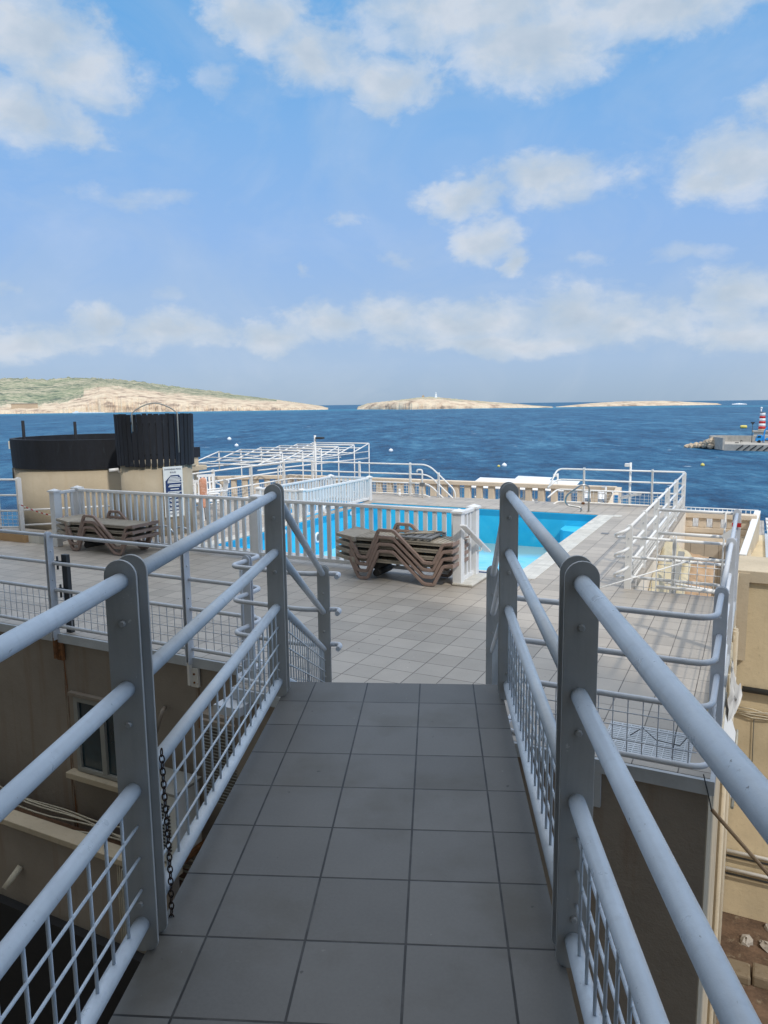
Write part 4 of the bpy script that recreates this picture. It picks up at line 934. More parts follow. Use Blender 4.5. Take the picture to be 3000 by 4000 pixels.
# tarpaulins in the stairwell
def cloth(name, u0, u1, v0, v1, zf, mat, label, nu=26, nv=22, amp=.14, seed=0):
    mb = MB(); vs = []
    for j in range(nv + 1):
        for i in range(nu + 1):
            a, b = i / nu, j / nv; u_ = u0 + (u1 - u0) * a; v_ = v0 + (v1 - v0) * b
            z_ = zf(a, b) + amp * (mnoise.noise(Vector((u_ * 3.1 + seed, v_ * 1.8, seed))) + .5 * mnoise.noise(Vector((u_ * 9, v_ * 4 + seed, 1))))
            vs.append(W(u_, v_, z_))
    fs = [(j * (nu + 1) + i, j * (nu + 1) + i + 1, (j + 1) * (nu + 1) + i + 1, (j + 1) * (nu + 1) + i) for j in range(nv) for i in range(nu)]
    mb.add(vs, fs, True); return tag(mb.build(name, mat), label, 'tarpaulin')
cloth('tarpaulin', -1.40, -.92, 10.9, 14.6, lambda a, b: -1.55 + .62 * b - .3 * a + .25 * math.sin(a * 9) * .2, 'cream_tarp', 'crumpled cream tarpaulin draped over something below the side railing')
cloth('tarpaulin', -1.05, -.55, 12.2, 14.9, lambda a, b: -1.75 + .55 * b - .15 * a, 'brown_cloth', 'tan cloth spread in the stairwell behind the gate panel', amp=.07, seed=4)
mb = MB(); mb.tube(fillet([W(-.62, 13.6, -1.05), W(-.42, 13.6, -1.08), W(-.42, 13.6, -1.6)], .06), .016, 8); tag(mb.build('dark_frame', 'dark_pipe'), 'bent dark metal frame in the stairwell beside the tan cloth', 'frame')
mb = MB(); mb.bar(W(-1.1, 11.6, -1.8), W(-.98, 12.6, -.8), .09, .05); tag(mb.build('metal_strut', 'alu'), 'grey metal strut leaning among the tarpaulins', 'strut')
mb = MB(); mb.tube([W(-1.15, 12.0, -1.18), W(-.22, 12.0, -1.26)], .02, 8); tag(mb.build('white_tube', 'white'), 'white tube lying across the stairwell under the gate', 'tube')
# ochre building on the right
oc = thing('ochre_building', W(3, 17, GND), 'ochre rendered building below the terrace on the right', 'building')
MB().uvbox(-.16, 9, 15.0, 20.5, GND, -1.72).build('wall', 'wall_ochre', oc)
MB().uvbox(-.19, 9, 14.93, 16.4, -1.72, -1.50).build('roof_ledge', 'wall_cream', oc, bevel=.01)
mb = MB(); mb.bar(W(-.13, 16.42, -1.50), W(.11, 19.6, -1.02), .13, .05); mb.build('parapet_cap', 'white', oc, bevel=.006)
mb = MB(); mb.prism([W(-.12, 16.42, -1.72), W(.12, 19.6, -1.72), W(.12, 19.6, -1.04), W(-.12, 16.42, -1.53)], U * .05); mb.build('parapet', 'wall_cream', oc)
MB().uvbox(.30, 9, 16.4, 20.4, -1.72, -1.66).build('roof', 'fascia', oc)
for z_ in (-7.05, -7.42):
    MB().tube([W(-.1, 14.93, z_), W(3, 14.93, z_ + .02)], .035, 8).build('pipe', 'white', oc)
    MB().tube([W(-.1, 14.91, z_ - .09), W(3, 14.91, z_ - .07)], .02, 8).build('pipe', 'dark_pipe', oc)
MB().tube([W(.0, 14.92, -3.75), W(3, 14.92, -3.80)], .055, 10).build('pipe', 'dark_pipe', oc)
mb = MB()
for k in range(5):
    pts = [W(-.05 + t * .25, 14.95, -4.25 - .03 * math.sin(t * 1.1 + k) + .02 * k + .025 * math.sin(t * 5 + k * 2)) for t in range(10)]; mb.tube(pts, .012, 6)
mb.build('cable', 'cable', oc)
MB().tube([W(.23, 14.97, -4.3), W(.26, 14.97, -6.2)], .008, 6).build('cable', 'dark_pipe', oc)
sb = thing('garden_wall', W(2, 13.6, GND - 1), 'rough stone retaining wall at the bottom right, below the ochre building', 'wall')
M['dark_stone'] = stucco('dark_rough_stone', (.24, .19, .13), grime=(.40, .35, .27), streak=(.10, .06, .03), streak_amt=.6)
for i in range(9):
    MB().uvbox(.0 + i * .42, .40 + i * .42, 13.1 + .03 * (i % 2), 13.5, GND - .02, GND + .16 + .05 * ((i * 7) % 3)).build('stone', 'dark_stone', sb, bevel=.04)
mb = MB(); mb.tube([W(-.2, 9.9, -7.2), W(3, 9.9, -6.9)], .035, 8); tag(mb.build('blue_pipe', 'blue_pipe'), 'bright blue pipe crossing low at the right picture edge', 'pipe')
mb = MB()
for i in range(46):
    c = W(.2 + random.random() * 3.2, 14.2 + random.random() * .65, GND + .03); s_ = random.uniform(.04, .13); o0 = len(mb.v); mb.sphere(c, s_, 7, (1, random.uniform(.6, 1.2), random.uniform(.5, .9)))
    for v_ in mb.v[o0:]: v_ += Vector((random.uniform(-1, 1), random.uniform(-1, 1), random.uniform(-1, 1))) * s_ * .22
for k in range(len(mb.sm)): mb.sm[k] = False
tag(mb.build('rubble', 'rubble'), 'strip of broken stone rubble at the foot of the ochre wall', 'rubble', kind='stuff')
# side wall clutter: cables, conduit, awning, torn sheet, hooked rod
cb = thing('cable_bundle', W(-.12, 8, -3), 'tangled bundle of cream cables and conduit running down the side wall', 'cables')
mb = MB()
for k in range(9):
    v0 = 8.6 + k * .22; pts = []
    for i in range(26):
        z_ = -1.35 - i * .27; pts.append(W(-.135 + .012 * math.sin(i * .8 + k), v0 + .14 * math.sin(i * .5 + k * 1.7) + .1 * math.sin(i * 1.9 + k), z_))
    mb.tube(pts, .012, 6)
mb.build('cable', 'cable', cb)
for v_, r_ in ((7.3, .028), (10.15, .035), (10.28, .03)):
    MB().tube([W(-.11, v_, -1.3), W(-.11, v_, GND)], r_, 10).build('conduit', 'wall_cream', cb)
hk = thing('hooked_rod', W(.05, 5.3, -1.2), 'brown metal rod with hooked end sticking out from the terrace corner', 'rod')
MB().tube(fillet([W(-.14, 5.22, -1.16), W(.62, 5.22, -1.94), W(.66, 5.22, -1.99), W(.665, 5.22, -1.93), W(.64, 5.22, -1.91)], .03), .014, 8).build('rod', 'brown_cloth', hk)
MB().tube([W(-.2, 5.14, -.88), W(-.16, 5.17, -1.05), W(-.14, 5.2, -1.16)], .004, 6).build('wire', 'dark_pipe', hk)
mb = MB(); vs = []; nu, nv = 10, 16
for j in range(nv + 1):
    for i in range(nu + 1):
        a, b = i / nu, j / nv; wz = .12 + .75 * b
        vs.append(W(-.13 + .035 * (1 + mnoise.noise(Vector((a * 4, b * 6, 3)))) + .10 * a * b, 7.0 + a * wz * (1 + .25 * math.sin(b * 9)), -.72 - b * .62 + .05 * math.sin(a * 11 + b * 4)))
mb.add(vs, [(j * (nu + 1) + i, j * (nu + 1) + i + 1, (j + 1) * (nu + 1) + i + 1, (j + 1) * (nu + 1) + i) for j in range(nv) for i in range(nu)], True)
tag(mb.build('torn_sheet', 'white_cloth'), 'torn off-white sheet hanging off the outside of the right railing', 'sheet')
aw = thing('corrugated_awning', W(0, 6.6, -1.4), 'small corrugated white awning fixed to the side wall below the torn sheet', 'awning')
mb = MB(); pa_ = []
for i in range(41):
    a = i / 40; pa_.append((6.0 + a * 1.3, .012 * math.sin(i * math.pi / 2)))
vs = []
for v_, dz_ in pa_: vs += [W(-.14, v_, -1.10 + dz_), W(-.03, v_, -1.45 + dz_)]
mb.add(vs, [(2 * i, 2 * i + 1, 2 * i + 3, 2 * i + 2) for i in range(40)]); mb.build('sheet', 'white', aw)
mb = MB(); mb.tube([W(-.13, 5.9, -1.12), W(-.13, 7.4, -1.12)], .012, 6).tube([W(-.02, 5.9, -1.47), W(-.02, 7.4, -1.47)], .012, 6); mb.build('frame', 'cable', aw)
# deck grating and twig in the right corner
mb = MB(); mb.uvbox(-.92, -.30, 5.32, 5.86, TZ + .001, TZ + .006)
for i in range(16): mb.uvbox(-.91, -.31, 5.335 + i * .033, 5.353 + i * .033, TZ + .006, TZ + .010)
for i in range(9): mb.uvbox(-.90 + i * .068, -.892 + i * .068, 5.33, 5.85, TZ + .006, TZ + .012)
tag(mb.build('floor_grate', 'fascia'), 'pale slotted floor grate in the near right corner of the terrace', 'grate')
tw = thing('dry_weed', W(-.45, 5.7, TZ), 'thin dry weed with a few green leaves growing by the floor grate', 'plant')
mb = MB(); mb.tube([W(-.74, 5.62, TZ + .02), W(-.66, 5.68, TZ + .07), W(-.55, 5.55, TZ + .05), W(-.38, 5.5, TZ + .06), W(-.3, 5.62, TZ + .14)], .004, 5).tube([W(-.42, 5.35, TZ), W(-.42, 5.6, TZ + .1), W(-.40, 5.8, TZ + .2)], .004, 5); mb.build('stem', 'dark_pipe', tw)
M['leaf'] = simple('green_leaf', (.12, .22, .04), .6)
mb = MB()
for i in range(12):
    c = W(-.42 + random.uniform(-.05, .05), 5.78 + random.uniform(-.05, .05), TZ + .2 + random.uniform(-.03, .03)); a = Vector((random.uniform(-1, 1), random.uniform(-1, 1), random.uniform(-.4, .6))).normalized() * .03; b = a.cross(Z).normalized() * .012
    mb.quad(c - a, c + b, c + a, c - b)
mb.build('leaf', 'leaf', tw)
mb = MB(); mb.tube([W(-.21, 6.2, TZ + .03), W(-.22, 7.0, TZ + .035), W(-.21, 7.9, TZ + .03)], .035, 8); tag(mb.build('rolled_cloth', 'cream_tarp'), 'stained cream roll lying along the foot of the right railing', 'roll')

# yard below the bridge, left: window, air conditioner, louvre, ledge
wn_ = thing('window', W(-6.4, 5.7, -2.5), 'pale framed sliding window in the shaded brown wall below the left railing', 'window')
fw_ = MB(); fw_.uvbox(-6.80, -5.90, 5.655, 5.70, -2.54, -2.49).uvbox(-6.80, -5.90, 5.655, 5.70, -1.70, -1.65).uvbox(-6.80, -6.74, 5.655, 5.70, -2.49, -1.70).uvbox(-6.40, -6.33, 5.65, 5.70, -2.49, -1.70).uvbox(-5.95, -5.90, 5.655, 5.70, -2.49, -1.70); fw_.build('frame', 'alu', wn_, bevel=.004)
MB().uvbox(-6.74, -5.95, 5.685, 5.697, -2.49, -1.70).build('pane', 'glass', wn_)
MB().uvbox(-6.92, -5.82, 5.58, 5.70, -2.62, -2.55).build('sill', 'wall_cream', wn_, bevel=.006)
MB().uvbox(-6.86, -5.84, 5.64, 5.70, -1.64, -1.60).build('lintel', 'wall_brown', wn_)
ac = thing('air_conditioner', W(-5.0, 5.3, -2.7), 'white air conditioner unit mounted on the brown wall beside the left bridge railing', 'air conditioner')
MB().uvbox(-5.55, -4.85, 5.12, 5.48, -2.86, -2.13).build('casing', 'sign_white', ac, bevel=.012)
MB().uvbox(-5.57, -4.83, 5.10, 5.50, -2.13, -2.10).build('lid', 'alu', ac, bevel=.004)
mb = MB()
for i in range(14): mb.uvbox(-5.30, -4.92, 5.105, 5.12, -2.72 + i * .036, -2.71 + i * .036)
mb.build('grille', 'dark_pipe', ac)
mb = MB(); c = W(-5.42, 5.114, -2.30); mb.tube([c, c - V * .004], .045, 16); mb.build('badge', 'red', ac)
mb = MB(); mb.prism([c - V * .005 + U * (.045 * math.cos(t)) + Z * (.045 * math.sin(t)) for t in [math.pi * k / 10 for k in range(11)]], -V * .002); mb.build('badge', 'blue_paint', ac)
mb = MB(); mb.uvbox(-5.45, -5.40, 5.15, 5.70, -2.84, -2.79).uvbox(-4.85, -4.80, 5.15, 5.70, -2.84, -2.79); mb.build('bracket', 'rust', ac)
lv = thing('louvre', W(-4.3, 5.6, -2.6), 'grey metal louvre panel in the brown wall behind the bridge railing mesh', 'louvre')
MB().uvbox(-4.76, -3.98, 5.43, 5.47, -2.32, -1.45).build('frame', 'wall_brown', lv)
mb = MB()
for i in range(24): 
    z_ = -2.28 + i * .034; mb.bar(W(-4.72, 5.415, z_), W(-4.02, 5.415, z_), .030, .008, up=(Z + V * .8).normalized())
mb.build('slats', 'alu', lv)
MB().uvbox(-4.80, -4.153, 5.47, 5.70, -2.36, -1.41).build('duct_box', 'wall_brown', lv)
MB().tube(fillet([W(-5.45, 5.68, -1.55), W(-5.36, 5.55, -1.52), W(-5.42, 5.5, -1.75)], .06), .022, 8).build('spout', 'wall_brown', tb)
lg = thing('lower_ledge', W(-8, 5.2, -3.6), 'low cream-edged parapet below the window with cables lying behind it', 'ledge')
MB().uvbox(-16, -4.85, 5.0, 5.12, -4.0, -2.95).build('wall', 'wall_brown', lg)
MB().uvbox(-16, -4.83, 4.97, 5.16, -2.95, -2.88).build('coping', 'wall_cream', lg, bevel=.008)
MB().uvbox(-16, -4.85, 5.12, 5.70, -3.6, -3.3).build('gutter_floor', 'brown_edge', lg)
mb = MB(); mb.tube([W(-7.02, 4.99, -3.40), W(-7.05, 4.80, -3.56)], .035, 12); mb.build('drain_pipe', 'cable', lg)
mb = MB()
for k in range(7):
    pts = [W(-9 + t * .22, 5.28 + .05 * k + .03 * math.sin(t * .9 + k), -3.12 + .05 * math.sin(t * .35 + k * 1.3) + .02 * k) for t in range(22)]; mb.tube(pts, .010, 6)
for k in range(3):
    pts = [W(-5.55 + .05 * k, 5.0 - .02 * k, -2.86 - t * .12 + .03 * math.sin(t + k)) if t else W(-5.2, 5.4, -2.8) for t in range(10)]; mb.tube(pts, .009, 6)
mb.build('cable', 'cable', lg)
MB().uvbox(-16, -4.85, 4.9, 5.0, GND, -3.86).build('shade_panel', 'dark', lg)  # near-black slab standing in for the shade below the ledge
mb = MB(); mb.uvbox(-16, 3.5, 4.3, 4.4, GND, -5.5); 

# pergola frames over the sea deck
pg = thing('pergola', W(-15, 23, -2.2), 'white tubular pergola of tilted frames on the lower sea deck', 'pergola')
uL, uR = -16.15, -13.6
for i in range(6):
    v_ = 20 + i * 1.2
    mb = MB(); zt, zl = .09, -.20
    mb.tube([W(uL, v_, zt), W(uR, v_, zt)], .022, 8).tube([W(uL, v_, zt), W(uL, v_ - 1.35, zl)], .022, 8).tube([W(uR, v_, zt), W(uR, v_ - 1.35, zl)], .022, 8).tube([W(uL, v_ - 1.35, zl), W(uR, v_ - 1.35, zl)], .022, 8).tube([W(uL, v_ - .65, (zt + zl) / 2), W(uR, v_ - .65, (zt + zl) / 2)], .018, 8)
    mb.build('tilted_frame', 'white', pg)
    for u_ in (uL, uR): MB().tube([W(u_, v_, zt), W(u_, v_, LZ if u_ == uR or i % 2 else -.55)], .022, 8).build('leg', 'white', pg)
for u_ in (uL, uR, (uL + uR) / 2):
    MB().tube([W(u_, 18.65, -.36), W(u_, 26.0, -.48)], .022, 8).tube([W(u_, 18.65, -.22), W(u_, 26.0, -.22)], .018, 8).build('beam', 'white', pg)
fp = thing('floodlight_pole', W(-12.45, 20.1, LZ), 'white pole with dark floodlight rising above the pergola', 'lamp pole')
MB().tube([W(-12.42, 20.1, LZ), W(-12.42, 20.1, .66)], .035, 10).build('pole', 'white', fp)
MB().obox(W(-12.24, 20.1, 0), U, V, .26, .16, .55, .61).build('lamp_head', 'dark_pipe', fp, bevel=.015)
# white things on the sea deck: parasols folded flat / boards, thin fence at right
for i, (u0_, u1_, v_, z_, lb) in enumerate(((-8.7, -5.2, 24.5, -1.02, 'long white canopy board beyond the balustrade, left one'), (-7.4, -6.2, 24.8, -.95, 'short raised white canopy board beyond the balustrade centre'), (-4.9, -3.9, 24.4, -1.2, 'white canopy board beyond the right end of the long balustrade'))):
    t = thing('canopy', W((u0_ + u1_) / 2, v_, LZ - .9), lb, 'canopy')
    mb = MB(); mb.add([W(u0_, v_ - .8, z_ - .18), W(u1_, v_ - .8, z_ - .20), W(u1_, v_ + .6, z_), W(u0_, v_ + .6, z_ + .02), W((u0_ + u1_) / 2, v_, z_ + .06)], [(0, 1, 4), (1, 2, 4), (2, 3, 4), (3, 0, 4)]); mb.build('top', 'plastic_white', t)
    mb = MB(); mb.tube([W((u0_ + u1_) / 2, v_, z_), W((u0_ + u1_) / 2, v_, LZ - .9)], .03, 8); mb.build('pole', 'white', t)
    for k in range(4):
        mb = MB(); mb.bar(W(u0_ + (u1_ - u0_) * (.1 + k * .25), v_ - .7, -1.5 - .05 * (k % 2)), W(u0_ + (u1_ - u0_) * (.1 + k * .25) + .4, v_ - .9, -1.75), .3, .03); mb.build('folded_panel', 'plastic_white', t)
mb = MB(); mb.uvbox(-17.2, .25, 23.2, 31.1, GND, -2.65).uvbox(.3, 2.6, 19, 24.5, GND, -2.65); o_ = mb.build('sea_deck', 'concrete', loc=(0, 0, 0)); o_['kind'] = 'structure'
lamp_pole(-5.55, 23.4, -2.0, -.62, 'short white post rising behind the long balustrade')
rf = thing('bar_fence', W(-.9, 31, -2.9), 'thin white bar fence by the sea beyond the stairwell balustrade', 'fence')
bars(rf, W(-3.1, 31, 0), W(.2, 31, 0), -3.1, -2.50, .16, .014); MB().bar(W(-3.1, 30.9, -2.98), W(.2, 30.9, -2.98), .2, .12).build('kerb', 'white', rf)
for i in range(7):
    u_ = .55 + (i % 2) * .3; v_ = 20.5 + i * .55
    t = thing('white_sunbed', W(u_ + .3, v_, -1.9), 'white plastic sunbed in the row at the right picture edge', 'sunbed', 'white sunbeds on the sea deck')
    mb = MB()
    for k in range(7): mb.uvbox(u_ - .2, u_ + 1.2, v_ - .18 + k * .06, v_ - .14 + k * .06, -1.62 - .03 * i, -1.60 - .03 * i)
    mb.uvbox(u_ - .2, u_ + 1.2, v_ - .2, v_ - .17, -1.68 - .03 * i, -1.60 - .03 * i); mb.build('slats', 'plastic_white', t)
    mb = MB()
    for s1 in (-.1, 1.1):
        mb.uvbox(u_ + s1, u_ + s1 + .04, v_ - .18, v_ + .2, -2.65, -1.64 - .03 * i)
    mb.build('leg', 'plastic_white', t)
brd = thing('sea_board', W(-2.75, 18.95, -1.0), 'white board with a blue end leaning outside the far right railing', 'board')
MB().bar(W(-3.0, 18.98, -.78), W(-2.45, 18.98, -.62), .04, .07).build('arm', 'white', brd); MB().uvbox(-3.1, -3.0, 18.95, 19.02, -.88, -.70).build('end_cap', 'blue_paint', brd)
mb = MB(); mb.tube([W(-3.30, 19.0, -.95), W(-3.30, 19.0, -.5)], .025, 8).tube([W(-3.30, 19.0, -.5), W(-3.4, 19.0, -.52)], .02, 8); tag(mb.build('white_stub_pole', 'white'), 'short white hooked pole seen through the far right railing', 'pole')

# ================================================================== pier with lighthouse
DK = -13.26
pr_ = thing('pier', (108, 268, SEA), 'concrete pier with curved parapet wall reaching in from the right', 'pier')
near = [(98.44, 264.12), (110.3, 257.27), (150, 238)]
back = [(160, 262), (126, 274), (113.2, 278.4), (106.5, 282.2), (102.5, 283.0), (100.2, 280.6), (99.2, 276)]
mb = MB(); mb.prism([Vector((x, y, SEA - 1)) for x, y in near + back], Z * (DK - SEA + 1)); mb.build('quay', 'concrete', pr_)
mb = MB(); wl = [(150, 266.5), (126, 273.8), (113.2, 278.4), (106.5, 282.2), (102.5, 283.0), (99.9, 280.8), (98.6, 276), (98.2, 270), (98.44, 264.3)]
for i in range(len(wl) - 1):
    p, q = Vector((*wl[i], 0)), Vector((*wl[i + 1], 0)); mb.bar(p + Z * (DK + .85 - .75), q + Z * (DK + .85 - .75) + (q - p).normalized() * .3, .7, 4.2)
mb.build('parapet_wall', 'concrete', pr_)
for i in range(7):
    t = (i + 2.2) / 9; p = Vector((*near[0], 0)).lerp(Vector((*near[1], 0)), t * 1.35); MB().bar(p + Vector((-.5, -.25, SEA + .25)), p + Vector((1.4, -.95, DK - .25)), .25, .3).build('fender', 'rubber', pr_)
lh = thing('lighthouse', (121.5, 285, DK), 'small red and white banded lighthouse on the flat roofed pier hut', 'lighthouse')
HC = Vector((118.6, 281.6, 0)); hx = Vector((.93, -.37, 0)).normalized(); hy = Vector((.37, .93, 0)).normalized()
MB().obox(HC, hx, hy, 5.9, 4.5, DK, DK + 3.3).build('hut', 'wall_peach_sunlit' if 'wall_peach_sunlit' in M else 'wall_cream', lh)
MB().obox(HC, hx, hy, 7.1, 5.6, DK + 3.3, DK + 3.85).build('roof', 'concrete', lh, bevel=.05)
MB().obox(HC - hy * 2.27 + hx * 1.2, hx, hy, 1.3, .06, DK + .1, DK + 2.3).build('door', 'plastic_white', lh)
LC = HC - hx * .35; zs_ = [DK + 3.85]; 
bands = [('wall_cream', .6), ('red', .95), ('plastic_white', 1.0), ('red', .85), ('plastic_white', 1.0), ('red', .85), ('plastic_white', 1.25)]
zc = DK + 3.85; rr_ = 1.25
for m1, h in bands:
    r_n = rr_ - .055 * h; MB().cyl(LC, rr_, zc, zc + h, 20, r_n).build('band', m1, lh); rr_ = r_n; zc += h
MB().cyl(LC, rr_ + .12, zc, zc + .15, 20).build('gallery', 'tray', lh)
MB().cyl(LC - hx * .55, .22, zc, zc + 1.4, 10).build('mast', 'plastic_white', lh); MB().sphere(LC - hx * .5 + Z * (zc + 1.6), .42, 8).build('lantern', 'plastic_white', lh)
tk = thing('crane_truck', (114, 270, DK), 'blue crane truck with raised boom parked on the pier', 'truck')
TC = Vector((113.2, 271.5, 0)); tx = Vector((.97, -.25, 0)).normalized(); ty = Vector((.25, .97, 0)).normalized()
mb = MB(); o = TC; prof = [(-1.1, .6), (1.0, .6), (1.0, 2.7), (-.55, 2.7), (-1.0, 1.7)]
mb.prism([o - ty * 1.05 + tx * a + Z * (DK + b) for a, b in prof], ty * 2.1); cabo = mb.build('cab', 'blue_paint', tk, bevel=.06)
mb = MB(); mb.prism([o - ty * 1.07 + tx * a + Z * (DK + b) for a, b in ((-.75, 1.75), (.45, 1.75), (.45, 2.45), (-.45, 2.45))], -ty * .02); mb.build('side_window', 'glass', cabo)
mb = MB(); mb.prism([o - ty * .9 + tx * -1.04 + Z * (DK + 1.75), o + ty * .9 + tx * -1.04 + Z * (DK + 1.75), o + ty * .9 + tx * -.62 + Z * (DK + 2.6), o - ty * .9 + tx * -.62 + Z * (DK + 2.6)], -tx * .03); mb.build('windscreen', 'glass', cabo)
MB().obox(o + tx * 5.2, tx, ty, 6.4, 2.1, DK + 1.05, DK + 1.30).build('flatbed', 'blue_paint', tk); MB().obox(o + tx * 4.0, tx, ty, 9.0, .8, DK + .65, DK + 1.03).build('chassis', 'tray', tk)
MB().obox(o + tx * 5.2 - ty * 1.07, tx, ty, 6.4, .05, DK + 1.3, DK + 1.75).build('side_board', 'blue_paint', tk)
for a in (.0, 4.9, 6.3):
    for s_ in (-1, 1):
        c = o + tx * a + ty * (s_ * .95) + Z * (DK + .5); MB().tube([c - ty * .16, c + ty * .16], .5, 18).build('wheel', 'tyre', tk)
mb = MB(); mb.obox(o + tx * 1.45, tx, ty, .6, .8, DK + .9, DK + 2.0).obox(o + tx * 1.45, tx, ty, .35, 2.6, DK + .8, DK + 1.05); mb.build('crane_base', 'blue_paint', tk)
b0, b1, b2_ = o + tx * 1.45 + Z * (DK + 1.9), o + tx * 1.75 + Z * (DK + 4.4), o + tx * 4.6 + Z * (DK + 7.6)
MB().bar(b0, b1, .45, .5, up=ty).bar(b1, b2_, .42, .55, up=ty).build('boom', 'blue_paint', tk); MB().bar(b2_, b2_ + (b2_ - b1).normalized() * 5.5, .22, .3, up=ty).build('boom_tip', 'tray', tk)
for s_ in (-1, 1): MB().tube([o + tx * 1.45 + ty * (s_ * 1.25) + Z * (DK + 1.0), o + tx * 1.45 + ty * (s_ * 1.25) + Z * DK], .12, 8).build('stabiliser', 'blue_paint', tk)
lp = thing('street_lamp', (112, 275, DK), 'dark lamp post with triangular head beside the pier hut', 'street lamp')
LP = Vector((111.6, 273.5, 0)); MB().tube([LP + Z * DK, LP + Z * (DK + 6.3)], [.14, .09], 8).build('post', 'dark_pipe', lp)
MB().prism([LP + hx * a + Z * (DK + b) for a, b in ((-.1, 6.2), (.1, 6.2), (.75, 7.2), (-.75, 7.2))], hy * .3).build('lamp_head', 'dark_pipe', lp)
# bending person on the pier
def person(base, fx):
    me = bpy.data.meshes.new('person'); o = Vector(base); sd_ = fx.cross(Z)
    J = {'pel': o + Z * .86, 'bel': o + fx * .14 + Z * .96, 'che': o + fx * .38 + Z * 1.02, 'nek': o + fx * .54 + Z * 1.0, 'hed': o + fx * .68 + Z * .95}
    vs, es, rs = [], [], []
    def add(p, r): vs.append(p - o); rs.append(r); return len(vs) - 1
    a = add(J['pel'], .15); b = add(J['bel'], .15); c = add(J['che'], .17); d = add(J['nek'], .07); h = add(J['hed'], .11)
    es += [(a, b), (b, c), (c, d), (d, h)]
    for s_ in (-1, 1):
        k1 = add(J['pel'] + sd_ * (s_ * .12) - Z * .08, .11); k2 = add(o + sd_ * (s_ * .16) + fx * .14 + Z * .46, .075); k3 = add(o + sd_ * (s_ * .18) - fx * .02 + Z * .08, .05); k4 = add(o + sd_ * (s_ * .18) + fx * .16 + Z * .04, .045)
        es += [(a, k1), (k1, k2), (k2, k3), (k3, k4)]
        s1 = add(J['che'] + sd_ * (s_ * .21), .07); s2 = add(J['che'] + sd_ * (s_ * .24) + fx * .08 - Z * .30, .05); s3 = add(J['che'] + sd_ * (s_ * .18) + fx * .2 - Z * .56, .04); s4 = add(J['che'] + sd_ * (s_ * .17) + fx * .24 - Z * .64, .035)
        es += [(c, s1), (s1, s2), (s2, s3), (s3, s4)]
    me.from_pydata([tuple(v_) for v_ in vs], es, []); ob_ = bpy.data.objects.new('person', me); COL.objects.link(ob_); ob_.location = o
    md = ob_.modifiers.new('skin', 'SKIN'); 
    for i, r_ in enumerate(rs): me.skin_vertices[0].data[i].radius = (r_, r_)
    me.skin_vertices[0].data[0].use_root = True; ss = ob_.modifiers.new('sub', 'SUBSURF'); ss.levels = 1; ss.render_levels = 1
    me.materials.append(M['cloth_dark']); tag(ob_, 'person in dark clothes bending forward on the pier left of the blue truck', 'person')
person((106.3, 269.8, DK), Vector((.93, -.36, 0)).normalized())
mb = MB(); mb.obox((105.2, 270.1), X, Y, 1.1, .5, DK, DK + .25); tag(mb.build('tool_bag', 'cloth_dark'), 'dark bag lying on the pier beside the bending person', 'bag')

# rocks: a mound off the pier end
random.seed(21)
rk = []
for k in range(5):
    mb = MB(); mb.sphere((0, 0, 0), 1, 9, (1, random.uniform(.7, 1), random.uniform(.65, .95)))
    for v_ in mb.v: v_ *= 1 + .28 * mnoise.noise(v_ * 1.3 + Vector((k * 5, 0, 0))) ; v_.x = round(v_.x * 2.2) / 2.2 * .45 + v_.x * .55; v_.z = round(v_.z * 2) / 2 * .45 + v_.z * .55
    mb.sm = [False] * len(mb.sm); me_o = mb.build('boulder', 'rock', loc=(0, 0, 0)); rk.append(me_o)
# rubble mound footprint follows the pier end
n_r = 0
A0 = Vector((92.5, 283.5, 0)); A1 = Vector((99.6, 271.5, 0))
for i in range(78):
    t = random.random() ** .8; c = A0.lerp(A1, t); hgt = 3.9 * (t ** .8) * (.25 + .75 * random.random()); sprd = (1 - hgt / 5.0) * 4.2 * (.4 + .6 * t)
    c += Vector((.86, .5, 0)) * random.uniform(-1, 1) * sprd * .8 + Vector((-.5, .86, 0)) * random.uniform(-.6, .6)
    if (c.x - 98.2) > 0.3 and c.y > 264: c.x = 98.0 - random.random() * 1.5
    s_ = random.uniform(.75, 1.35)
    src = rk[i % 5]; o_ = src if i < 5 else src.copy()
    if i >= 5: COL.objects.link(o_)
    o_.location = (c.x, c.y, SEA + .1 + hgt * .8); o_.scale = (s_, s_, s_); o_.rotation_euler = (random.uniform(-.5, .5), random.uniform(-.5, .5), random.uniform(0, 6))
    tag(o_, 'pale limestone boulder in the mound at the end of the pier', 'boulder', 'boulders heaped at the pier end')

# buoys
for (x, y, r_, m1, lb) in ((-104.9, 375.5, 1.1, 'foam', 'white mooring buoy far out, left of the two above the pergola'), (-84.7, 314, .9, 'foam', 'white mooring buoy just above the pergola, nearer of the two'), (-16.3, 272, .8, 'foam', 'small white buoy in open water right of the pergola'), (18.5, 203.7, .7, 'foam', 'large round white buoy in the middle of the bay'), (16.9, 202.4, .4, 'yellow', 'tiny cream float beside the large white buoy'), (70.1, 201.7, .55, 'yellow', 'small yellowish buoy below the pier rocks')):
    b = thing('buoy', (x, y, SEA), lb, 'buoy', None)
    MB().sphere((x, y, SEA + r_ * .4), r_, 12, (1, 1, .85)).build('float', m1, b); MB().cyl((x, y), r_ * .12, SEA + r_, SEA + r_ * 1.5, 8).build('stub', m1, b)
yb = thing('buoy', (189.7, 472.8, SEA), 'large yellow buoy beyond the pier, left of the lighthouse', 'buoy')
MB().tube([(186.2, 474.3, SEA + .7), (186.7, 474.1, SEA + .8), (189.2, 473.1, SEA + .8), (189.7, 472.9, SEA + .7)], [.7, 1.05, 1.05, .7], 12).build('float', 'yellow', yb)
sb_ = thing('motor_boat', (-1236, 2528, SEA), 'white motor boat with wake under the left headland', 'boat')
bd = Vector((.9, .43, 0)).normalized(); bc = Vector((-1190, 2430, 0))
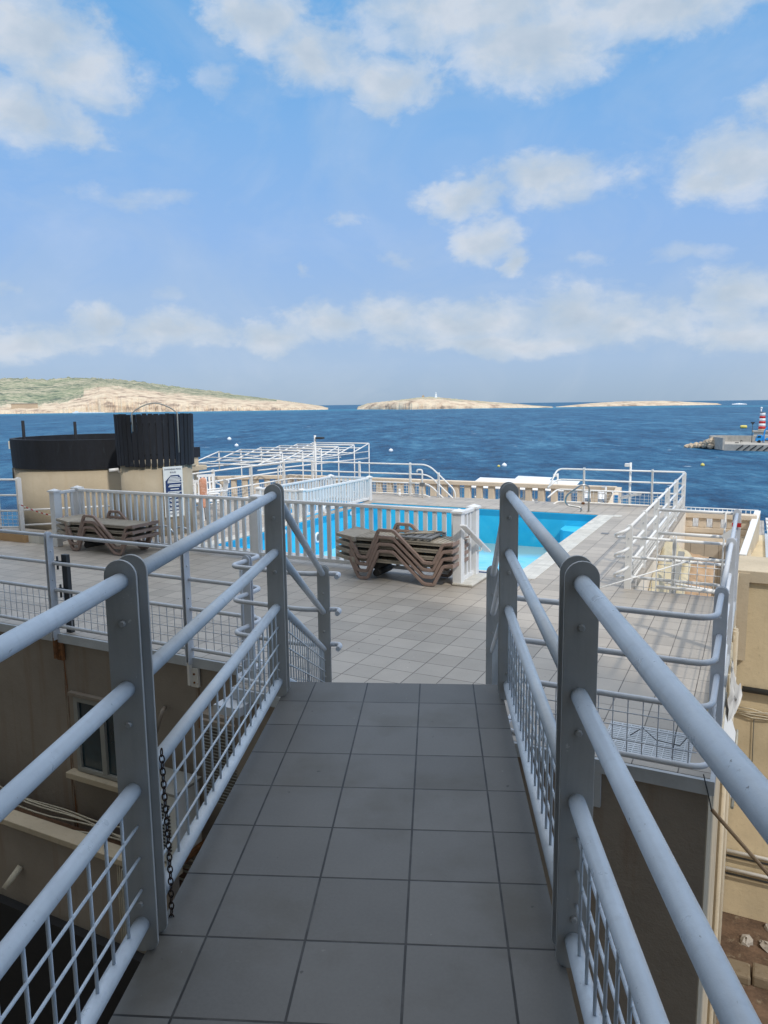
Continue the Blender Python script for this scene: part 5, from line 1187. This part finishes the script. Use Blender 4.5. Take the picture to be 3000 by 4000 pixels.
mb = MB(); mb.prism([bc + bd * a + Z * (SEA + b) for a, b in ((-14, 0), (12, 0), (18, 4), (-15, 3.5))], Vector((-.43, .9, 0)) * 6); mb.build('hull', 'foam', sb_)
mb = MB(); mb.prism([bc + bd * a + Z * (SEA + b) for a, b in ((-8, 3.6), (6, 3.6), (2, 7), (-7, 7.2))], Vector((-.43, .9, 0)) * 5); mb.build('cabin', 'foam', sb_)
mb = MB(); mb.prism([bc + bd * a + Z * (SEA + b) for a, b in ((-4, .1), (90, .1), (80, 2.2), (20, 2.6))], Vector((-.43, .9, 0)) * 5); mb.build('wake', 'foam', sb_)

# ================================================================== headland and islands
def interp(tab, x):
    if x <= tab[0][0]: return tab[0][1]
    for (a, fa), (b, fb) in zip(tab, tab[1:]):
        if x <= b: return fa + (fb - fa) * (x - a) / (b - a)
    return tab[-1][1]
def land(name, az0, az1, n_az, top, shore, cliff, depth, mat, label, rough=1.0, vegf=lambda a, t: 0):
    "terrain strip: shoreline at the distance its waterline gives, cliff, then slope up to the ridge"
    H0 = ch - SEA; mb = MB(); ts = [0, .02, .05, .09, .14, .2, .28, .36, .45, .55, .66, .78, .9, 1.0, 1.15, 1.5]
    vs = []; hs = []
    for i in range(n_az + 1):
        a = az0 + (az1 - az0) * i / n_az; ar = R(a); d0 = H0 / -interp(shore, a)
        d1 = d0 + depth; zt = ch + interp(top, a) * d1; zc = ch + interp(cliff, a) * (d0 + .12 * depth); zc = min(zc, zt)
        for t in ts:
            d = d0 + depth * t
            if t <= .14: q = t / .14; z_ = SEA + (zc - SEA) * (q ** .55)
            elif t <= 1: q = (t - .14) / .86; z_ = zc + (zt - zc) * (q ** .85)
            else: z_ = zt - (zt - SEA) * (t - 1) / .5
            jag = mnoise.noise(Vector((a * 3.0 * rough, t * 5, 0))) * .5 + mnoise.noise(Vector((a * 12 * rough, t * 9, 4))) * .3 + mnoise.noise(Vector((a * 40 * rough, t * 20, 9))) * .2
            edge = min(1, t / .1) if t < .9 else 1
            z_ += jag * edge * max(0, zt - SEA) * .09
            dd_ = d + jag * depth * .06 * (1 if 0 < t < 1 else .4)
            if t == 0: z_ = SEA - 2
            vs.append((dd_ * math.sin(ar), dd_ * math.cos(ar), z_)); hs.append(vegf(a, t))
    m_ = len(ts); fs = [(i * m_ + j, (i + 1) * m_ + j, (i + 1) * m_ + j + 1, i * m_ + j + 1) for i in range(n_az) for j in range(m_ - 1)]
    mb.add(vs, fs, True); o = mb.build(name, mat, loc=(0, 0, 0)); at = o.data.attributes.new('hgt', 'FLOAT', 'POINT'); at.data.foreach_set('value', hs)
    o['kind'] = 'structure'; o['label'] = label
    return o
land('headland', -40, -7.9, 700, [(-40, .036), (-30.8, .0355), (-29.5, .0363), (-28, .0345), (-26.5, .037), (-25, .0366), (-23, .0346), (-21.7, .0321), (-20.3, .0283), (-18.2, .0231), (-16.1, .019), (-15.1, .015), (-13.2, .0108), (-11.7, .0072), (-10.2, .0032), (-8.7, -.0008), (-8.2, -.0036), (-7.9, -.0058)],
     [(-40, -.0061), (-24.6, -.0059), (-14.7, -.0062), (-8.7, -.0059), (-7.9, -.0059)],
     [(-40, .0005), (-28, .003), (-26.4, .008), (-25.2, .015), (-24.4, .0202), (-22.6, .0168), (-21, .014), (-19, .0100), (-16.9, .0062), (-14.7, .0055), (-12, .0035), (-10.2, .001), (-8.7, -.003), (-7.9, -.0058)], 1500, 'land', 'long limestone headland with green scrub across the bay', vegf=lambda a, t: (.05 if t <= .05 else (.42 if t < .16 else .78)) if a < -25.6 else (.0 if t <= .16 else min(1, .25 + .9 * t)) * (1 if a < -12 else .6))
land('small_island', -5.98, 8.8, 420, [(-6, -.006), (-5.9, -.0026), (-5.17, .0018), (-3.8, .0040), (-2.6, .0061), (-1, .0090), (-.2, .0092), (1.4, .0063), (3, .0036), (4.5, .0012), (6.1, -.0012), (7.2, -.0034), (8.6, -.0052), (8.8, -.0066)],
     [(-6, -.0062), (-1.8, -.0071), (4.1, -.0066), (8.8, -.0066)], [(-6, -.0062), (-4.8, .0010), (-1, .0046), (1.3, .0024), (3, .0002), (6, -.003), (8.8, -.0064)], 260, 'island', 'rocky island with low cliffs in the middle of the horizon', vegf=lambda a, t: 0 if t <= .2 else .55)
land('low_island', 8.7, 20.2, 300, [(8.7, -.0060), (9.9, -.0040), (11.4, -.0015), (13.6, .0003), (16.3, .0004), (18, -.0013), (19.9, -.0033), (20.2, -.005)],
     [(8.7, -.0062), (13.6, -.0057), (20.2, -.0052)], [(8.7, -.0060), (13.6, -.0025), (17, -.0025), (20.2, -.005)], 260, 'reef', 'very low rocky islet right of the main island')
H_is = 2400 + 260
stt = thing('statue', (1, H_is, 26), 'white statue on a tall pedestal on top of the middle island', 'statue')
MB().obox((1, H_is), X, Y, 6, 6, 10, 36).obox((1, H_is), X, Y, 9, 9, 10, 26).build('pedestal', 'foam', stt); MB().tube([(1, H_is, 36), (1, H_is, 40), (1, H_is, 42.5)], [1.8, 1.4, .8], 8).build('figure', 'foam', stt)
ch2 = thing('chapel', (-44, H_is, 24), 'tiny pale building left of the statue on the island', 'building'); MB().obox((-44, H_is), X, Y, 9, 6, 20, 29).build('wall', 'rock', ch2); MB().prism([(-49, H_is - 3.4, 29), (-39, H_is - 3.4, 29), (-44, H_is - 3.4, 33)], Y * 7).build('roof', 'rock', ch2)
hb = thing('long_building', (-1430, 2650, 0), 'long tan building low on the left headland slope', 'building')
c = Vector((math.sin(R(-29.4)), math.cos(R(-29.4)), 0)) * 2990; a_ = Vector((math.cos(R(-29.4)), -math.sin(R(-29.4)), 0))
MB().obox(c, a_, a_.cross(Z), 86, 30, -8, 19).build('wall', 'rock', hb); MB().obox(c, a_, a_.cross(Z), 90, 34, 19, 20.5).build('roof', 'rubble', hb)
mb = MB(); 
for k in range(7): mb.sphere((math.sin(R(20.9 + k * .13)) * 3000, math.cos(R(20.9 + k * .13)) * 3000, SEA + 2), 6 - abs(k - 3), 8, (1.6, 1, .8))
tag(mb.build('breaking_wave', 'foam'), 'white breaking wave off the right tip of the low islet', 'wave', kind='stuff')

S.view_settings.view_transform = 'Standard'; S.view_settings.look = 'None'; S.view_settings.exposure = 0; S.view_settings.gamma = 1
S.cycles.max_bounces = 8; S.cycles.transparent_max_bounces = 8
